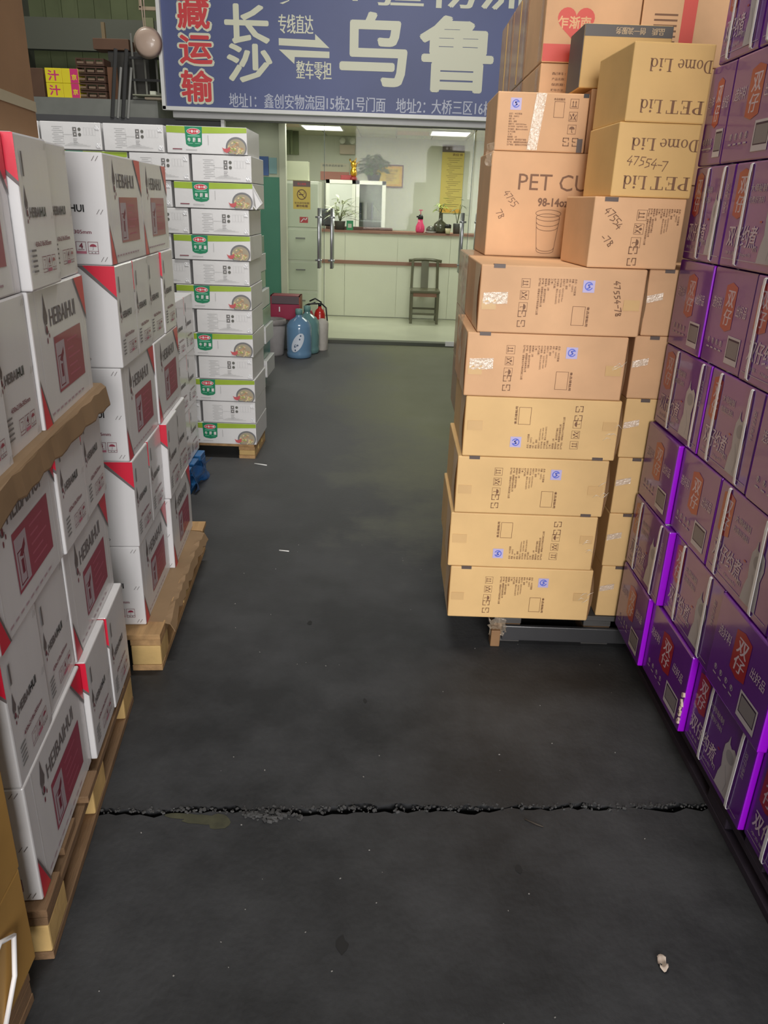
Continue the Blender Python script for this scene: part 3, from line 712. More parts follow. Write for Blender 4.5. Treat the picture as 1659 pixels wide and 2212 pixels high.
# big carton for cups, and what stands on it
d = D(); w, h = .50, .338
d.part('large_lettering'); d.text('PET CUP', .098, .218, .282, .052, INK_B, bold=.0)
d.text('98-14oz', .172, .168, .105, .026, INK_B, bold=.03)
c0 = .212
d.part('cup_drawing')
for (ry, rx, n) in ((.145, .044, 1), (.132, .041, 1), (.115, .038, 0), (.100, .036, 0), (.032, .030, 0)):
    d.line([(c0 + rx * math.cos(rad(q)), ry + .012 * math.sin(rad(q))) for q in range(180 if not n else 0, 361, 15)], .0016, INK_B)
d.line([(c0 - .041, .132), (c0 - .030, .022)], .0016, INK_B); d.line([(c0 + .041, .132), (c0 + .030, .022)], .0016, INK_B)
d.line([(c0 + .030 * math.cos(rad(q)), .022 + .009 * math.sin(rad(q))) for q in range(180, 361, 15)], .0016, INK_B)
d.part('scrawled_number'); scrawl(d, '4755', .048, .205, .024, -52, INK_B, .002, .8); scrawl(d, '78', .028, .145, .022, -60, INK_B, .002, .9)
t = tag(ob('kraft_carton', carton_mesh(w, .36, h, KRAFT), None, (.324 + w / 2, 2.872 + .18, 1.340), rad(.4)), 'big kraft carton with a drawn cup printed on its front', 'box')
ob('front_print', d.mesh('front_print', face_front(w, .36)), t)
d = D(); w, h = .305, .178
d.part('quality_mark'); qs(d, .062, .142, .036); d.part('text_lines')
for k, s in enumerate(LINES): d.text(s, .042, .110 - .0078 * k, min(.0060 * len(s) * .9 * (.62 if k in (1, 2, 4, 5, 6) else 1), .10), .0058, INK_B, bold=.015)
d.part('blank_field'); d.frame(.190, .105, .034, .048, .0012, INK_B); d.text('食品接触用', .187, .156, .036, .007, INK_B, bold=.02)
d.part('handling_icons')
for k in range(4): icon(d, k, .256, .148 - .0385 * k, .028)
t = tag(ob('kraft_carton', carton_mesh(w, .33, h, KRAFT), None, (.330 + w / 2, 2.872 + .165, 1.679), 0), 'small kraft carton with a shiny tape strip, on the big cup carton', 'box')
ob('front_print', d.mesh('front_print', face_front(w, .33)), t)
b = MB(); b.grid(lambda u, v: (.122 - w / 2 + .034 * u + .018 * v - .012, -.165 - .0012 - .0012 * abs(math.sin(37 * v + 17 * u)), .004 + .172 * v), 6, 22, TAPE_S); b.build('tape', t)
b = MB(); b.box((.1405, -.165 - .001, h - .006), (.018, .002, .012), BLK); b.box((.135, -.165 - .001, .022), (.018, .002, .042), DARK_TAB); b.build('edge_tab', t)
# lid cartons leaning out on the right
def lid_carton(label, loc, yaw, size, words_, hand, m=KRAFT_Y):
    d = D(); w, dep, h = size
    d.part('lid_lettering')
    for s, x, y, ww, hh in words_: serif(d, s, x, y, ww, hh, INK_B)
    d = flip(d, w, h)
    d.part('scrawled_number')
    if hand: scrawl(d, hand, .035, .088, .026, -8, INK_B, .0024, .9)
    t = tag(ob('lid_carton', carton_mesh(w, dep, h, m), None, loc, rad(yaw)), label, 'box', 'lid cartons leaning beside the purple stack')
    ob('front_print', d.mesh('front_print', face_front(w, dep)), t)
    return t
d = D(); w, h, dp = .278, .200, .30
d.part('scrawled_number'); scrawl(d, '47554', .030, .158, .022, -44, INK_B, .0024, .85); scrawl(d, '-78', .030, .085, .022, -44, INK_B, .0024)
d.part('handling_icons')
for k in range(4): icon(d, k, .148 - .004 * k, .152 - k * .0385, .030, -90)
d.part('text_lines')
for k, s in enumerate(LINES): d.text(s, .258 - .0078 * k, .172, min(.0062 * len(s) * .92 * (.62 if k in (1, 2, 4, 5, 6) else 1), .14), .0058, INK_B, bold=.015, rot=-90)
t = tag(ob('lid_carton', carton_mesh(w, dp, h, KRAFT), None, (.590 + w / 2 - .012, 2.437 + dp / 2 + .01, 1.3395), rad(4)), 'kraft carton with scrawled number and four handling icons, under the two lid cartons', 'box', 'lid cartons leaning beside the purple stack')
ob('front_print', d.mesh('front_print', face_front(w, dp)), t)
b = MB(); b.box((-w / 2 + .05, -dp / 2 - .001, h - .007), (.04, .002, .012), DARK_TAB); b.build('edge_tab', t)
lid_carton('yellow-brown carton with upside-down serif lettering and a scrawled number across it', (.628 + .121, 2.448 + .16, 1.5405), 2.5, (.240, .30, .198), [('DomeLid', .014, .015, .19, .032) if 0 else ('Dome', .002, .138 - .098, .115, .032), ('Lid', .128, .040, .072, .032), ('PET', .010, .140, .118, .036), ('Lid', .138, .140, .072, .036)], '47554-7')
lid_carton('topmost yellow-brown carton with upside-down serif lettering and nothing scrawled on it', (.640 + .117, 2.452 + .17, 1.7395), 3, (.232, .32, .200), [('Dome', .004, .040, .100, .032), ('Lid', .118, .040, .066, .032), ('PET', .010, .142, .110, .034), ('Lid', .130, .142, .066, .034)], None)
# carton with a dark printed band, and a plain one under it
tag(ob('kraft_carton', carton_mesh(.238, .30, .198, KRAFT), None, (.645 + .119, 2.905 + .15, 1.6795), 0), 'plain kraft carton behind the lid cartons', 'box')
d = D(); w, h, dp = .288, .186, .215
d.rect(.001, .150, w - .002, .034, M('band_grey', (84, 78, 74), .5))
e = D(); e.text('品质', .030, .009, .040, .020, M('band_text', (196, 168, 130), .5), bold=.02); e.text('创一流服务', .090, .009, .098, .020, MATS['band_text'], bold=.02)
e = flip(e, w, h)
d.q += 1
n = len(d.v); d.v += [(a, b_, z + .0012) for a, b_, z in e.v]; i_ = d._i(MATS['band_text'])
for f in e.f: d.f.append([n + q for q in f]); d.m.append(i_); d.pf.append('band_lettering')
t = tag(ob('kraft_carton', carton_mesh(w, dp, h, KRAFT_Y), None, (.600 + w / 2, 2.905 + dp / 2, 1.8785), 0), 'kraft carton with a dark grey printed band along its top edge', 'box')
ob('front_print', d.mesh('front_print', face_front(w, dp)), t)
b = MB(); b.box((-w / 2 - .0006, 0, h / 2), (.0012, dp - .004, h - .004), MATS['band_grey']); b.build('side_print', t)
# tall stack of film-wrapped cartons behind
pallet('hidden low pallet under the tall back stack of brown cartons', (.875, 3.92, 0), 0, .74, 1.40, .119, WOOD_D)
for j in range(3):
    for k in range(3):
        tag(ob('kraft_carton', carton_mesh(.70, .43, .493, KRAFT_D), None, (.875, 3.255 + .215 + j * .45, .12 + k * .494), 0), f'big brown carton, {ORD[k]} in the {["front", "middle", "rear"][j]} column of the tall back stack', 'box', 'big cartons low in the tall back stack')
    for k, (z, hh) in enumerate(((1.603, .398), (2.003, .34))):
        t = tag(ob('heart_carton', carton_mesh(.345, .43, hh, KRAFT if j == 0 else KRAFT_D), None, (.524 + .1725, 3.255 + .215 + j * .45, z), 0),
                ['brown carton below the carton with the red heart', 'brown carton printed with a big red heart and a red band', 'brown film-wrapped carton behind the heart carton, lower one', 'brown film-wrapped carton behind the heart carton, upper one', 'rearmost brown carton of the top back stack, lower one', 'rearmost brown carton of the top back stack, upper one'][j * 2 + k], 'box', 'cartons on top of the tall back stack')
        if j == 0:
            d = D()
            HR = M('heart_red', (206, 72, 58), .5)
            if k == 1:
                d.part('red_band'); d.rect(.001, .004, .343, .056, HR); d.part('heart_print')
                P = []
                for q in range(40):
                    a = q / 40 * math.tau; P.append((.112 + .0042 * 16 * math.sin(a) ** 3, .128 + .0040 * (13 * math.cos(a) - 5 * math.cos(2 * a) - 2 * math.cos(3 * a) - math.cos(4 * a))))
                d.poly(P, HR); d.text('乍渐南', .048, .110, .118, .038, KRAFT, bold=.025)
            else:
                for q in range(9): d.text(['配料：', '产品名称：', '保质期：', '贮存方法：', '生产日期：', '净含量：', '产地：', '执行标准：', '地址：'][q], .045, .36 - .018 * q, .05, .009, INK_B, bold=.02)
            ob('front_print', d.mesh('front_print', face_front(.345, .43)), t)
        else:
            b = MB(); b.box((-.1725 - .0008, .10 - .1 * k, hh / 2), (.0016, .02, hh - .02), M('side_strip', (206, 168, 98) if j == 1 else (120, 44, 40), .5)); b.build('side_print', t)
        b = MB(); b.grid(lambda u, v: (-.1725 - .002 - .002 * abs(math.sin(23 * u + 3 * v)), -.2 + .06 * u + .02 * v, .01 + (hh - .02) * v), 5, 8, FILM, smooth=False); b.build('film', t)
    if j == 0:
        for k, (z, hh) in enumerate(((1.603, .398), (2.003, .34))):
            t = tag(ob('heart_carton', carton_mesh(.345, .43, hh, KRAFT), None, (.873 + .1725, 3.255 + .215, z), 0), ['brown carton right of the heart carton, lower one', 'brown carton with printed lines and a red corner, right of the heart carton'][k], 'box', 'cartons on top of the tall back stack')
            if k == 1:
                d = D(); d.rect(.145, .05, .05, .2, MATS['heart_red'])
                for q in range(7): d.rect(.045, .16 - .017 * q, .085, .006, INK_B)
                ob('front_print', d.mesh('front_print', face_front(.345, .43)), t)

# ------------------------------------------------------------------ purple cartons on the right
PH = .2545
def logo(d, x, y, w, h):
    d.poly([(x, y + .08 * h), (x + w * .5, y), (x + w, y + .08 * h), (x + w, y + .92 * h), (x + w * .5, y + h), (x, y + .92 * h)], PUR_RED)
    d.text('双', x + .18 * w, y + .50 * h, .64 * w, .34 * h, LILAC_P, bold=.02, shear=.1); d.text('仔', x + .16 * w, y + .13 * h, .66 * w, .34 * h, LILAC_P, bold=.02, shear=.1)
def design_pa(w):
    d = D(); k = w / .29
    d.part('logo_patch'); logo(d, .104 * k, .095, .076 * k, .125)
    d.part('slogan_lettering'); d.text('选好料', .022 * k, .148, .066 * k, .030, LILAC_P, bold=.01, shear=.12); d.text('出好品', .195 * k, .140, .066 * k, .030, LILAC_P, bold=.01, shear=.12)
    d.part('grey_label'); d.rect(.176 * k, .020, .086 * k, .070, M('label_rim', (190, 182, 186), .45)); d.rect(.182 * k, .034, .074 * k, .050, MATS['purple_ink'] if 'purple_ink' in MATS else M('purple_ink', (44, 20, 58), .5)); d.rect(.185 * k, .037, .068 * k, .042, WINDOW_G)
    d.part('icon_row')
    for q in range(4):
        x = (.045 + .030 * q) * k; d.ring(x, .062, .008, .0016, PALE_P, 10); d.rect(x - .003, .058, .005, .010, PALE_P); d.rect(x - .009, .042, .018, .004, PALE_P)
    return d
def design_pb(w):
    d = D(); k = w / .365
    d.part('logo_patch'); logo(d, .028 * k, .118, .066 * k, .120)
    d.part('small_lettering'); d.text('大师秘制', .112 * k, .182, .085 * k, .018, PALE_P, bold=.01); d.text('约煮好汤料', .112 * k, .156, .085 * k, .016, PALE_P, bold=.01)
    d.part('large_lettering'); d.text('双仔约煮', .026 * k, .052, .165 * k, .052, LILAC_P, bold=.02, shear=.08)
    d.rect(.196 * k, .112, .012, .004, PUR_RED); d.text('m', .185 * k, .045, .02, .014, PALE_P)
    d.part('small_lettering'); d.text('净含量：12kgx6包', .030 * k, .030, .15 * k, .011, PALE_P)
    d.part('pale_figure'); GH = M('pale_figure', (176, 170, 172), .5)
    P = [(.215, .022), (.222, .06), (.232, .085), (.226, .12), (.228, .150), (.240, .166), (.246, .188), (.250, .166), (.262, .160), (.276, .168), (.290, .158), (.296, .130), (.288, .10), (.292, .075), (.296, .022)]
    d.poly([(a * k, b) for a, b in P], GH)
    d.oval(.262 * k, .135, .022 * k, .018, M('pale_figure_shade', (150, 146, 150), .5), 14); d.line([(.25 * k, .1), (.272 * k, .06), (.265 * k, .03)], .003, MATS['pale_figure_shade'])
    d.part('border_line'); d.rect(.014 * k, .0205, .335 * k, .0018, PALE_P)
    d.part('small_lettering'); d.text('双仔汤料', .322 * k, .205, .075, .016, PALE_P, rot=-90)
    return d
PX = .876
PB = {}
def purple(kind, y_far, y_near, lvl, dx, n, last, straps=()):
    w = round(y_far - y_near - .004, 3); dep = .32
    key = (kind, w)
    if key not in PB:
        dd = design_pa(w) if kind == 'A' else design_pb(w)
        me_ = carton_mesh(dep, w, PH - .002, PURPLE, bev=.005); me_.materials.append(PURPLE_LIT)
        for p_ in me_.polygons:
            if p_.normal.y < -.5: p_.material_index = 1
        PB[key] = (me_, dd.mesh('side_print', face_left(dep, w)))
    look = 'square labelled end' if kind == 'A' else 'long strapped side'
    pos = ['farthest', 'second', 'third', 'fourth', 'fifth'][n] if not last else 'nearest'
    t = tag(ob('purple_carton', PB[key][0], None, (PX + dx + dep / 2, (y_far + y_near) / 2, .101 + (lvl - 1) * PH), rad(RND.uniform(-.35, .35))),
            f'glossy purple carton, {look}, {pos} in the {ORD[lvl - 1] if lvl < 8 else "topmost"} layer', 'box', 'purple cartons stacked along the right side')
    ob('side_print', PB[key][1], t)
    for a in straps:
        b = MB(); y = w / 2 - a; hh = PH - .002; r = RND.uniform(-.012, .012)
        prof = [(-dep / 2 + .06, .0015), (-dep / 2 + .012, -.001), (-dep / 2 - .003, .010), (-dep / 2 - .0042, .03), (-dep / 2 - .0042, hh - .03), (-dep / 2 - .003, hh - .008), (-dep / 2 + .012, hh + .0012), (-dep / 2 + .1, hh + .0012)]
        if RND.random() < .0: prof = prof[1:]
        wd = .011
        for (p0, p1) in zip(prof[1:-1], prof[2:]):
            y0 = y + r * (p0[1] / hh - .5); y1 = y + r * (p1[1] / hh - .5)
            q = [(p0[0], y0 - wd / 2, p0[1]), (p1[0], y1 - wd / 2, p1[1]), (p1[0], y1 + wd / 2, p1[1]), (p0[0], y0 + wd / 2, p0[1])]
            dvec = Vector((p1[0] - p0[0], 0, p1[1] - p0[1])); nn = Vector((-dvec.z, 0, dvec.x)).normalized() * .0014
            b.prism(q, nn, STRAP)
        b.build('strap', t)
    return t
layers = {
 1: [('A', 2.455, 2.172, -.018, ()), ('A', 2.172, 1.832, -.002, ()), ('B', 1.830, 1.455, .016, (.118, .305)), ('B', 1.455, 1.075, .030, (.10, .3)), ('B', 1.075, .70, .034, (.1, .3))],
 2: [('B', 2.46, 2.122, -.014, (.08, .27)), ('B', 2.122, 1.748, .006, (.09, .29)), ('A', 1.748, 1.430, -.002, ()), ('A', 1.430, 1.12, .020, ()), ('A', 1.12, .81, .006, ())],
 3: [('A', 2.462, 2.178, -.010, ()), ('A', 2.176, 1.895, .004, ()), ('B', 1.893, 1.515, .004, (.06, .28)), ('B', 1.513, 1.135, .0, (.1, .3)), ('B', 1.133, .755, .004, (.1, .3))],
 4: [('B', 2.464, 2.090, .004, (.12, .32)), ('B', 2.088, 1.760, .006, (.07, .26)), ('A', 1.758, 1.44, .002, ()), ('A', 1.44, 1.12, .004, ()), ('A', 1.118, .80, .004, ())],
 5: [('A', 2.466, 2.198, .004, ()), ('A', 2.196, 1.932, .008, ()), ('B', 1.930, 1.555, .004, (.05, .28)), ('B', 1.553, 1.175, .004, (.1, .3)), ('B', 1.173, .795, .006, (.1, .3))],
 6: [('B', 2.468, 2.180, .006, (.11, .22)), ('B', 2.178, 1.80, .004, (.10, .31)), ('B', 1.798, 1.42, .006, (.1, .3)), ('B', 1.418, 1.04, .004, (.1, .3))],
 7: [('A', 2.470, 2.300, .006, ()), ('A', 2.298, 1.99, .004, ()), ('A', 1.988, 1.68, .004, ()), ('A', 1.678, 1.36, .006, ()), ('A', 1.358, 1.04, .004, ())],
 8: [('B', 2.440, 2.180, .006, (.06, .21)), ('B', 2.178, 1.80, .004, (.04, .3)), ('B', 1.798, 1.43, .004, (.1, .3)), ('B', 1.428, 1.06, .004, (.1, .3))],
}
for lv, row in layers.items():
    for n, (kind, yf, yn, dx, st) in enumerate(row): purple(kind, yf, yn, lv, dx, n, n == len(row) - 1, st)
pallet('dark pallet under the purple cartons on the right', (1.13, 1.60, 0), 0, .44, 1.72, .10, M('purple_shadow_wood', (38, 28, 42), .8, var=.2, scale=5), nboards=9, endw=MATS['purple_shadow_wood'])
b = MB(); r = random.Random(12)
for q in range(9):
    z = .13 + q * .012 + r.uniform(0, .01); b.box((PX - .003, 1.838 + r.uniform(-.004, .004), z), (.006, .005 + r.uniform(0, .006), .012), M('torn_paper', (226, 206, 186), .8), rot=Matrix.Rotation(r.uniform(-.6, .6), 4, 'X'))
tag(b.build('torn_board'), 'pale torn cardboard edge on a low purple carton corner', 'cardboard')
# ------------------------------------------------------------------ green and white food cartons at the left, further in
GREEN_T = M('green_tag', (22, 128, 88), .4, coat=.3); LIME = M('lime_band', (150, 176, 50), .4, var=.08, scale=9, coat=.3); PILL = M('pill_red', (196, 42, 56), .4)
FOODS = [M('food_a', (206, 178, 142), .6), M('food_b', (186, 150, 118), .6), M('food_c', (214, 200, 150), .6), M('food_d', (150, 164, 88), .6), M('food_e', (178, 140, 104), .6)]
PLATE = M('plate_dark', (112, 112, 114), .4); PLATE_IN = M('plate_inside', (160, 150, 128), .5); CHILI = M('chili_red', (190, 84, 88), .5)
TINY = M('tiny_print', (172, 172, 172), .6)
def design_green():
    d = D(); r = random.Random(3)
    d.part('lime_band'); d.poly([(.001, .098), (.12, .096), (.3, .101), (.424, .106), (.424, .1295), (.001, .1295)], LIME)
    d.part('brand_tag'); d.poly([(.098, .1296), (.102, .045), (.115, .036), (.145, .031), (.175, .036), (.187, .045), (.190, .1296)], GREEN_T)
    d.oval(.144, .106, .036, .015, WHITE_P, 18); d.oval(.144, .106, .034, .0132, PILL, 18); d.text('十荟十鲜', .116, .0995, .056, .013, WHITE_P, bold=.03)
    d.rect(.112, .082, .064, .005, M('tag_fine', (120, 190, 160), .5))
    for k, c in enumerate('牛肝菌'): d.text(c, .112 + .027 * k, .056, .015, .019, WHITE_P, bold=.03)
    d.rect(.112, .047, .026, .003, MATS['tag_fine']); d.rect(.150, .047, .026, .003, MATS['tag_fine'])
    d.part('text_lines'); d.rect(.219, .045, .003, .045, TINY); d.rect(.03, .018, .05, .0045, INK_R); d.rect(.10, .017, .06, .003, TINY)
    d.part('plate_picture')
    P = [(.368 + .056 * math.cos(rad(q)), .036 + .050 * math.sin(rad(q))) for q in range(-42, 226, 12)]
    P = [(min(a, .423), max(b, .002)) for a, b in P]; d.poly(P, PLATE)
    P = [(.368 + .048 * math.cos(rad(q)), .033 + .043 * math.sin(rad(q))) for q in range(-44, 226, 12)]
    P = [(min(a, .420), max(b, .003)) for a, b in P]; d.poly(P, PLATE_IN)
    for q in range(70):
        a = r.uniform(.328, .404); b = r.uniform(.006, .064)
        if ((a - .366) / .042) ** 2 + ((b - .028) / .036) ** 2 < 1: d.oval(a, b, r.uniform(.004, .009), r.uniform(.002, .0045), r.choice(FOODS), 7, rot=r.uniform(0, 180))
    d.poly([(.292, .034), (.304, .028), (.322, .030), (.336, .040), (.334, .018), (.318, .008), (.302, .014)], CHILI)
    return d
def design_plain():
    d = D()
    d.part('text_lines')
    for k in range(11): d.rect(.060 + .0075 * (k % 2), .016 + .009 * k, .055 - .02 * (k % 3 == 0), .0022, TINY)
    d.rect(.118, .07, .05, .0016, TINY); d.rect(.118, .03, .001, .08, TINY)
    d.part('mark_block')
    for (x, y) in ((.170, .086), (.170, .062)): d.rect(x, y, .021, .021, INK_G); d.frame(x + .003, y + .003, .015, .015, .002, M('icon_grey', (96, 96, 90), .6)); d.rect(x + .008, y + .008, .006, .006, WHITE_P)
    for y in (.097, .072): d.oval(.206, y, .0085, .0085, MATS['icon_grey'], 10)
    d.part('text_lines')
    for k in range(4): d.rect(.170, .050 - .008 * k, .022 - .004 * (k % 2), .0022, INK_G)
    for k in range(4): d.frame(.228 + .016 * k, .07, .014, .036, .0006, TINY)
    for k in range(4): d.rect(.12 + .01 * k, .018 + .004 * k, .14 - .03 * k, .0016, TINY)
    return d
GW, PW, GD, GH_ = .425, .318, .40, .1315
g_body = carton_mesh(GW, GD, GH_, WHITE_B, bev=.003); p_body = carton_mesh(PW, GD, GH_, WHITE_B, bev=.003)
GT = M('green_box_board', (26, 116, 88), .35, coat=.5); gd_body = carton_mesh(PW, GD, GH_, GT, bev=.003)
g_pr = design_green().mesh('front_print', face_front(GW, GD)); p_pr = design_plain().mesh('front_print', face_front(PW, GD))
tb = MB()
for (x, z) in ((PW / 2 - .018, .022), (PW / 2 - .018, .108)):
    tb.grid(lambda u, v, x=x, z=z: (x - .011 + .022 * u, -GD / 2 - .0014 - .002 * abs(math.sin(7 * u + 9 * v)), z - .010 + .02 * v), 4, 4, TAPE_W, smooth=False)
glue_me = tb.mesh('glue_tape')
def food_carton(kind, xr, z, Yf, label, group):
    w = GW if kind == 'G' else PW
    t = tag(ob('food_carton', {'G': g_body, 'W': p_body, 'D': gd_body}[kind], None, (xr - w / 2, Yf + GD / 2, z), rad(RND.uniform(-.4, .4))), label, 'box', group)
    if kind == 'G': ob('front_print', g_pr, t)
    if kind == 'W': ob('front_print', p_pr, t); ob('glue_tape', glue_me, t)
    return t
GY = 4.498
GG = 'food cartons of the green and white stack'
lay = [('G', -.797, 'W'), ('W', -.798, 'W'), ('G', -.796, 'W'), ('W', -.804, 'W'), ('G', -.797, 'W'), ('W', -.799, 'W'), ('G', -.799, 'W'), ('W', -.804, 'W'), ('G', -.794, 'W'), ('W', -.796, 'W'), ('G', -.772, 'W'), ('W', -.773, 'W'), ('G', -.793, 'W')]
GP = .1345; GZ = .098
for k, (kind, xr, left) in enumerate(lay):
    z = GZ + k * GP; nm = 'green-banded carton with mushroom plate' if kind == 'G' else 'plain white printed carton'
    t = food_carton(kind, xr, z, GY - .0045 * k * .6, f'{nm}, right column, {ORD[k]} layer of the food stack', GG)
    if k == 10:
        b = MB(); b.prism([(GW / 2 - .002, -GD / 2, .125), (GW / 2 + .055, -GD / 2 - .03, .035), (GW / 2 + .02, -GD / 2 - .03, .0), (GW / 2 - .002, -GD / 2, .02)], (0.002, .003, 0), WHITE_B); b.build('open_flap', t)
    xl = xr - (GW if kind == 'G' else PW) - .016
    n = 2
    while n < (5 if k > 9 else 3):
        kk = 'G' if (k == 11 and n == 3) else 'W'
        food_carton(kk, xl, z, GY - .0045 * k * .6 + RND.uniform(0, .01), f'{"green-banded" if kk == "G" else "plain white"} carton, {["second", "third", "fourth"][n - 2]} from right, {ORD[k]} layer of the food stack', GG)
        xl -= (GW if kk == 'G' else PW) + .012; n += 1
pallet('light wooden pallet under the green and white food cartons', (-1.262, 4.72, 0), 0, .90, .40, .096, WOOD, nboards=5)
GG2 = 'food cartons of the stack behind the green one'
for k, (kind, xr) in enumerate([('D', -1.06), ('W', -.985), ('D', -1.02), ('W', -.99), ('D', -1.01), ('W', -1.015), ('D', -1.045), ('W', -1.04), ('D', -1.05)]):
    food_carton(kind, xr, .02 + k * .1345, 6.16, f'{"dark green" if kind == "D" else "white"} food carton, {ORD[k]} in the stack half hidden behind the green and white one', GG2)

# ------------------------------------------------------------------ office behind the glass
OW = M('office_wall', (216, 218, 202), .7, var=.04, scale=2)
ALU = M('white_aluminium', (226, 226, 224), .35, var=.03, scale=8)
OFF_CEIL = M('office_ceiling', (190, 192, 168), .8)
YB = 12.75; ZC = 2.405
struct(quick_box('floor_office', (-.25, 10.98, -.02), (6.6, 4.1, .04), M('office_floor_tile', (182, 184, 164), .35, var=.06, scale=3)))
wb = struct(quick_box('wall_office_back', (-.25, YB + .08, 1.3), (6.6, .06, 2.6), OW))
b = MB(); b.box((0, 0, 0), (.196, .04, 2.6), OW); b.box((.1, -.008, 0), (.022, .034, 2.6), OW); me = b.mesh('wall_panel')
for k in range(26): ob('wall_panel', me, wb, (-2.45 + .2 * k, YB + .03, 1.3))     # corrugated wall sheets
struct(quick_box('wall_office_left', (-2.55, 10.9, 1.25), (.06, 3.9, 2.5), OW)); struct(quick_box('wall_office_right', (2.0, 10.9, 1.25), (.06, 3.9, 2.5), OW))
OC = struct(thing('ceiling_office', '', '')) ; del OC['label']; del OC['category']
for i in range(9):
    for j in range(6):
        x = -2.35 + .52 * i; y = 9.15 + .66 * j
        quick_box('ceiling_tile', (x, y, ZC + .015), (.505, .645, .02), M('office_ceiling_warm', (196, 180, 158), .8) if (i * 3 + j * 5) % 7 == 0 else OFF_CEIL, OC)
quick_box('ceiling_grid', (-.25, 10.85, ZC + .035), (4.9, 4.2, .012), M('grid_grey', (150, 152, 132), .8), OC)
for nm, lx, ly in (('left', -.97, 11.06), ('right', .70, 11.28)):
    t = thing('ceiling_light', f'{nm} bright ceiling panel light in the glass-fronted office', 'light', (lx, ly, ZC - .02), 0, 'office ceiling lights')
    b = MB()
    for (dx, dy, w, h) in ((0, -.33, .53, .02), (0, .33, .53, .02), (-.255, 0, .02, .66), (.255, 0, .02, .66)): b.box((dx, dy, .006), (w, h, .03), ALU)
    b.build('frame', t); quick_box('diffuser', (0, 0, .010), (.49, .64, .01), M('lit_panel', (255, 255, 248), .5, emit=6.0), t)
    area('office_panel_' + nm, (lx, ly, ZC - .05), (0, 0, 0), .48, .62, 25, (1.0, 1.0, .94))
for lx, en in ((-.9, 9), (.6, 22)): area('office_front_fill', (lx, 9.75, ZC - .03), (0, 0, 0), .5, .6, en, (1.0, 1.0, .94))  # unseen lights added near the door to brighten the counter
# glass front
GL = glass('office_glass', (.97, .985, .95), .15)
for nm, x0, x1 in ((1, -1.78, -.752), (2, -.742, .806), (3, .826, 1.80)):
    t = struct(thing(f'door_{nm}', '', '')); del t['label']; del t['category']
    quick_box('glass_pane', ((x0 + x1) / 2, 8.82, 1.13), (x1 - x0, .010, 2.215), GL, t)
    quick_box('pane_edge', (x1 - .003, 8.82, 1.13), (.005, .013, 2.215), M('glass_edge', (70, 92, 80), .2), t)
    hs = {1: [-.807], 2: [-.668, .735], 3: [.895]}[nm]
    for hx in hs:
        h = thing('pull_handle', '', ''); del h['label']; del h['category']; h.parent = t; h.name = 'pull_handle'
        CH = M('brushed_steel', (214, 216, 220), .32, metal=.85)
        for yy in (8.755, 8.885):
            b = MB(); b.tube([(hx, yy, .815), (hx, yy, 1.43)], .017, CH, 14); b.build('grip', h)
        for zz in (.90, 1.34):
            b = MB(); b.tube([(hx, 8.745, zz), (hx, 8.895, zz)], .009, CH, 10); b.tube([(hx - .036, 8.742, zz), (hx + .036, 8.742, zz)], .010, CH, 10); b.build('standoff', h)
    quick_box('patch_fitting', (x1 - .09, 8.82, .035), (.17, .03, .05), ALU, t) if nm != 1 else None
tr = struct(quick_box('trim_1', (-.2, 8.79, 2.277), (4.2, .10, .066), ALU, None, .004))
struct(quick_box('trim_2', (-.2, 8.82, 2.238), (4.2, .05, .010), M('shadow_gap', (96, 98, 90), .6)))
struct(quick_box('trim_3', (-1.80, 8.80, 1.12), (.035, .07, 2.24), ALU)); struct(quick_box('trim_4', (1.84, 8.80, 1.12), (.06, .07, 2.2), ALU))
struct(quick_box('trim_5', (.2, 8.87, .012), (2.2, .12, .05), M('threshold_steel', (74, 78, 66), .45)))
struct(quick_box('wall_recess', (-3.4, 8.9, 1.12), (3.15, .06, 2.25), WALL_G)); struct(quick_box('wall_recess_right', (3.2, 8.9, 1.12), (2.66, .06, 2.25), WALL_G))
# teal partition at the left of the office
struct(quick_box('partition', (-1.93, 9.72, .87), (1.16, .05, 1.74), M('teal_paint', (84, 146, 128), .6, var=.06, scale=2)))
struct(quick_box('partition_upper', (-1.93, 9.73, 2.08), (1.16, .05, .68), OW))
struct(quick_box('trim_6', (-1.31, 9.70, 1.2), (.075, .10, 2.4), M('jamb_cream', (206, 206, 190), .5)))
tag(quick_box('notice_board', (-1.565, 9.68, 1.855), (.18, .02, .20), M('notice_blue', (76, 108, 178), .5)), 'dark blue square notice on the teal partition', 'poster')
tag(quick_box('notice_sheet', (-1.425, 9.685, 1.86), (.09, .01, .17), M('notice_pale', (150, 190, 200), .5)), 'pale blue notice sheet beside the dark blue one', 'poster')
tag(quick_box('wall_switch', (-1.70, 9.69, 1.34), (.045, .015, .07), M('switch_white', (200, 210, 204), .4)), 'small pale wall switch on the teal partition', 'switch')
# no smoking sign on the glass
t = thing('no_smoking_sign', 'yellow no smoking sign stuck on the left glass panel', 'sign', (-.995, 8.812, 1.412))
quick_box('sheet', (0, 0, .14), (.185, .003, .28), M('sign_yellow', (206, 184, 80), .5), t)
d = D(); d.rect(-.092, .222, .184, .056, M('sign_head', (104, 86, 78), .5)); d.text('禁止吸烟', -.045, .237, .09, .024, M('sign_red', (196, 60, 60), .5), bold=.02)
d.ring(0, .145, .052, .009, M('sign_brown', (96, 60, 34), .5), 26); d.line([(-.036, .181), (.036, .109)], .008, MATS['sign_brown']); d.rect(-.032, .140, .05, .010, MATS['sign_brown']); d.line([(.024, .15), (.030, .165), (.022, .175)], .004, MATS['sign_brown'])
d.text('室内请勿吸烟', -.078, .050, .156, .022, MATS['sign_brown'], bold=.02); d.text('请勿吸烟', -.062, .020, .124, .024, MATS['sign_brown'], bold=.03)
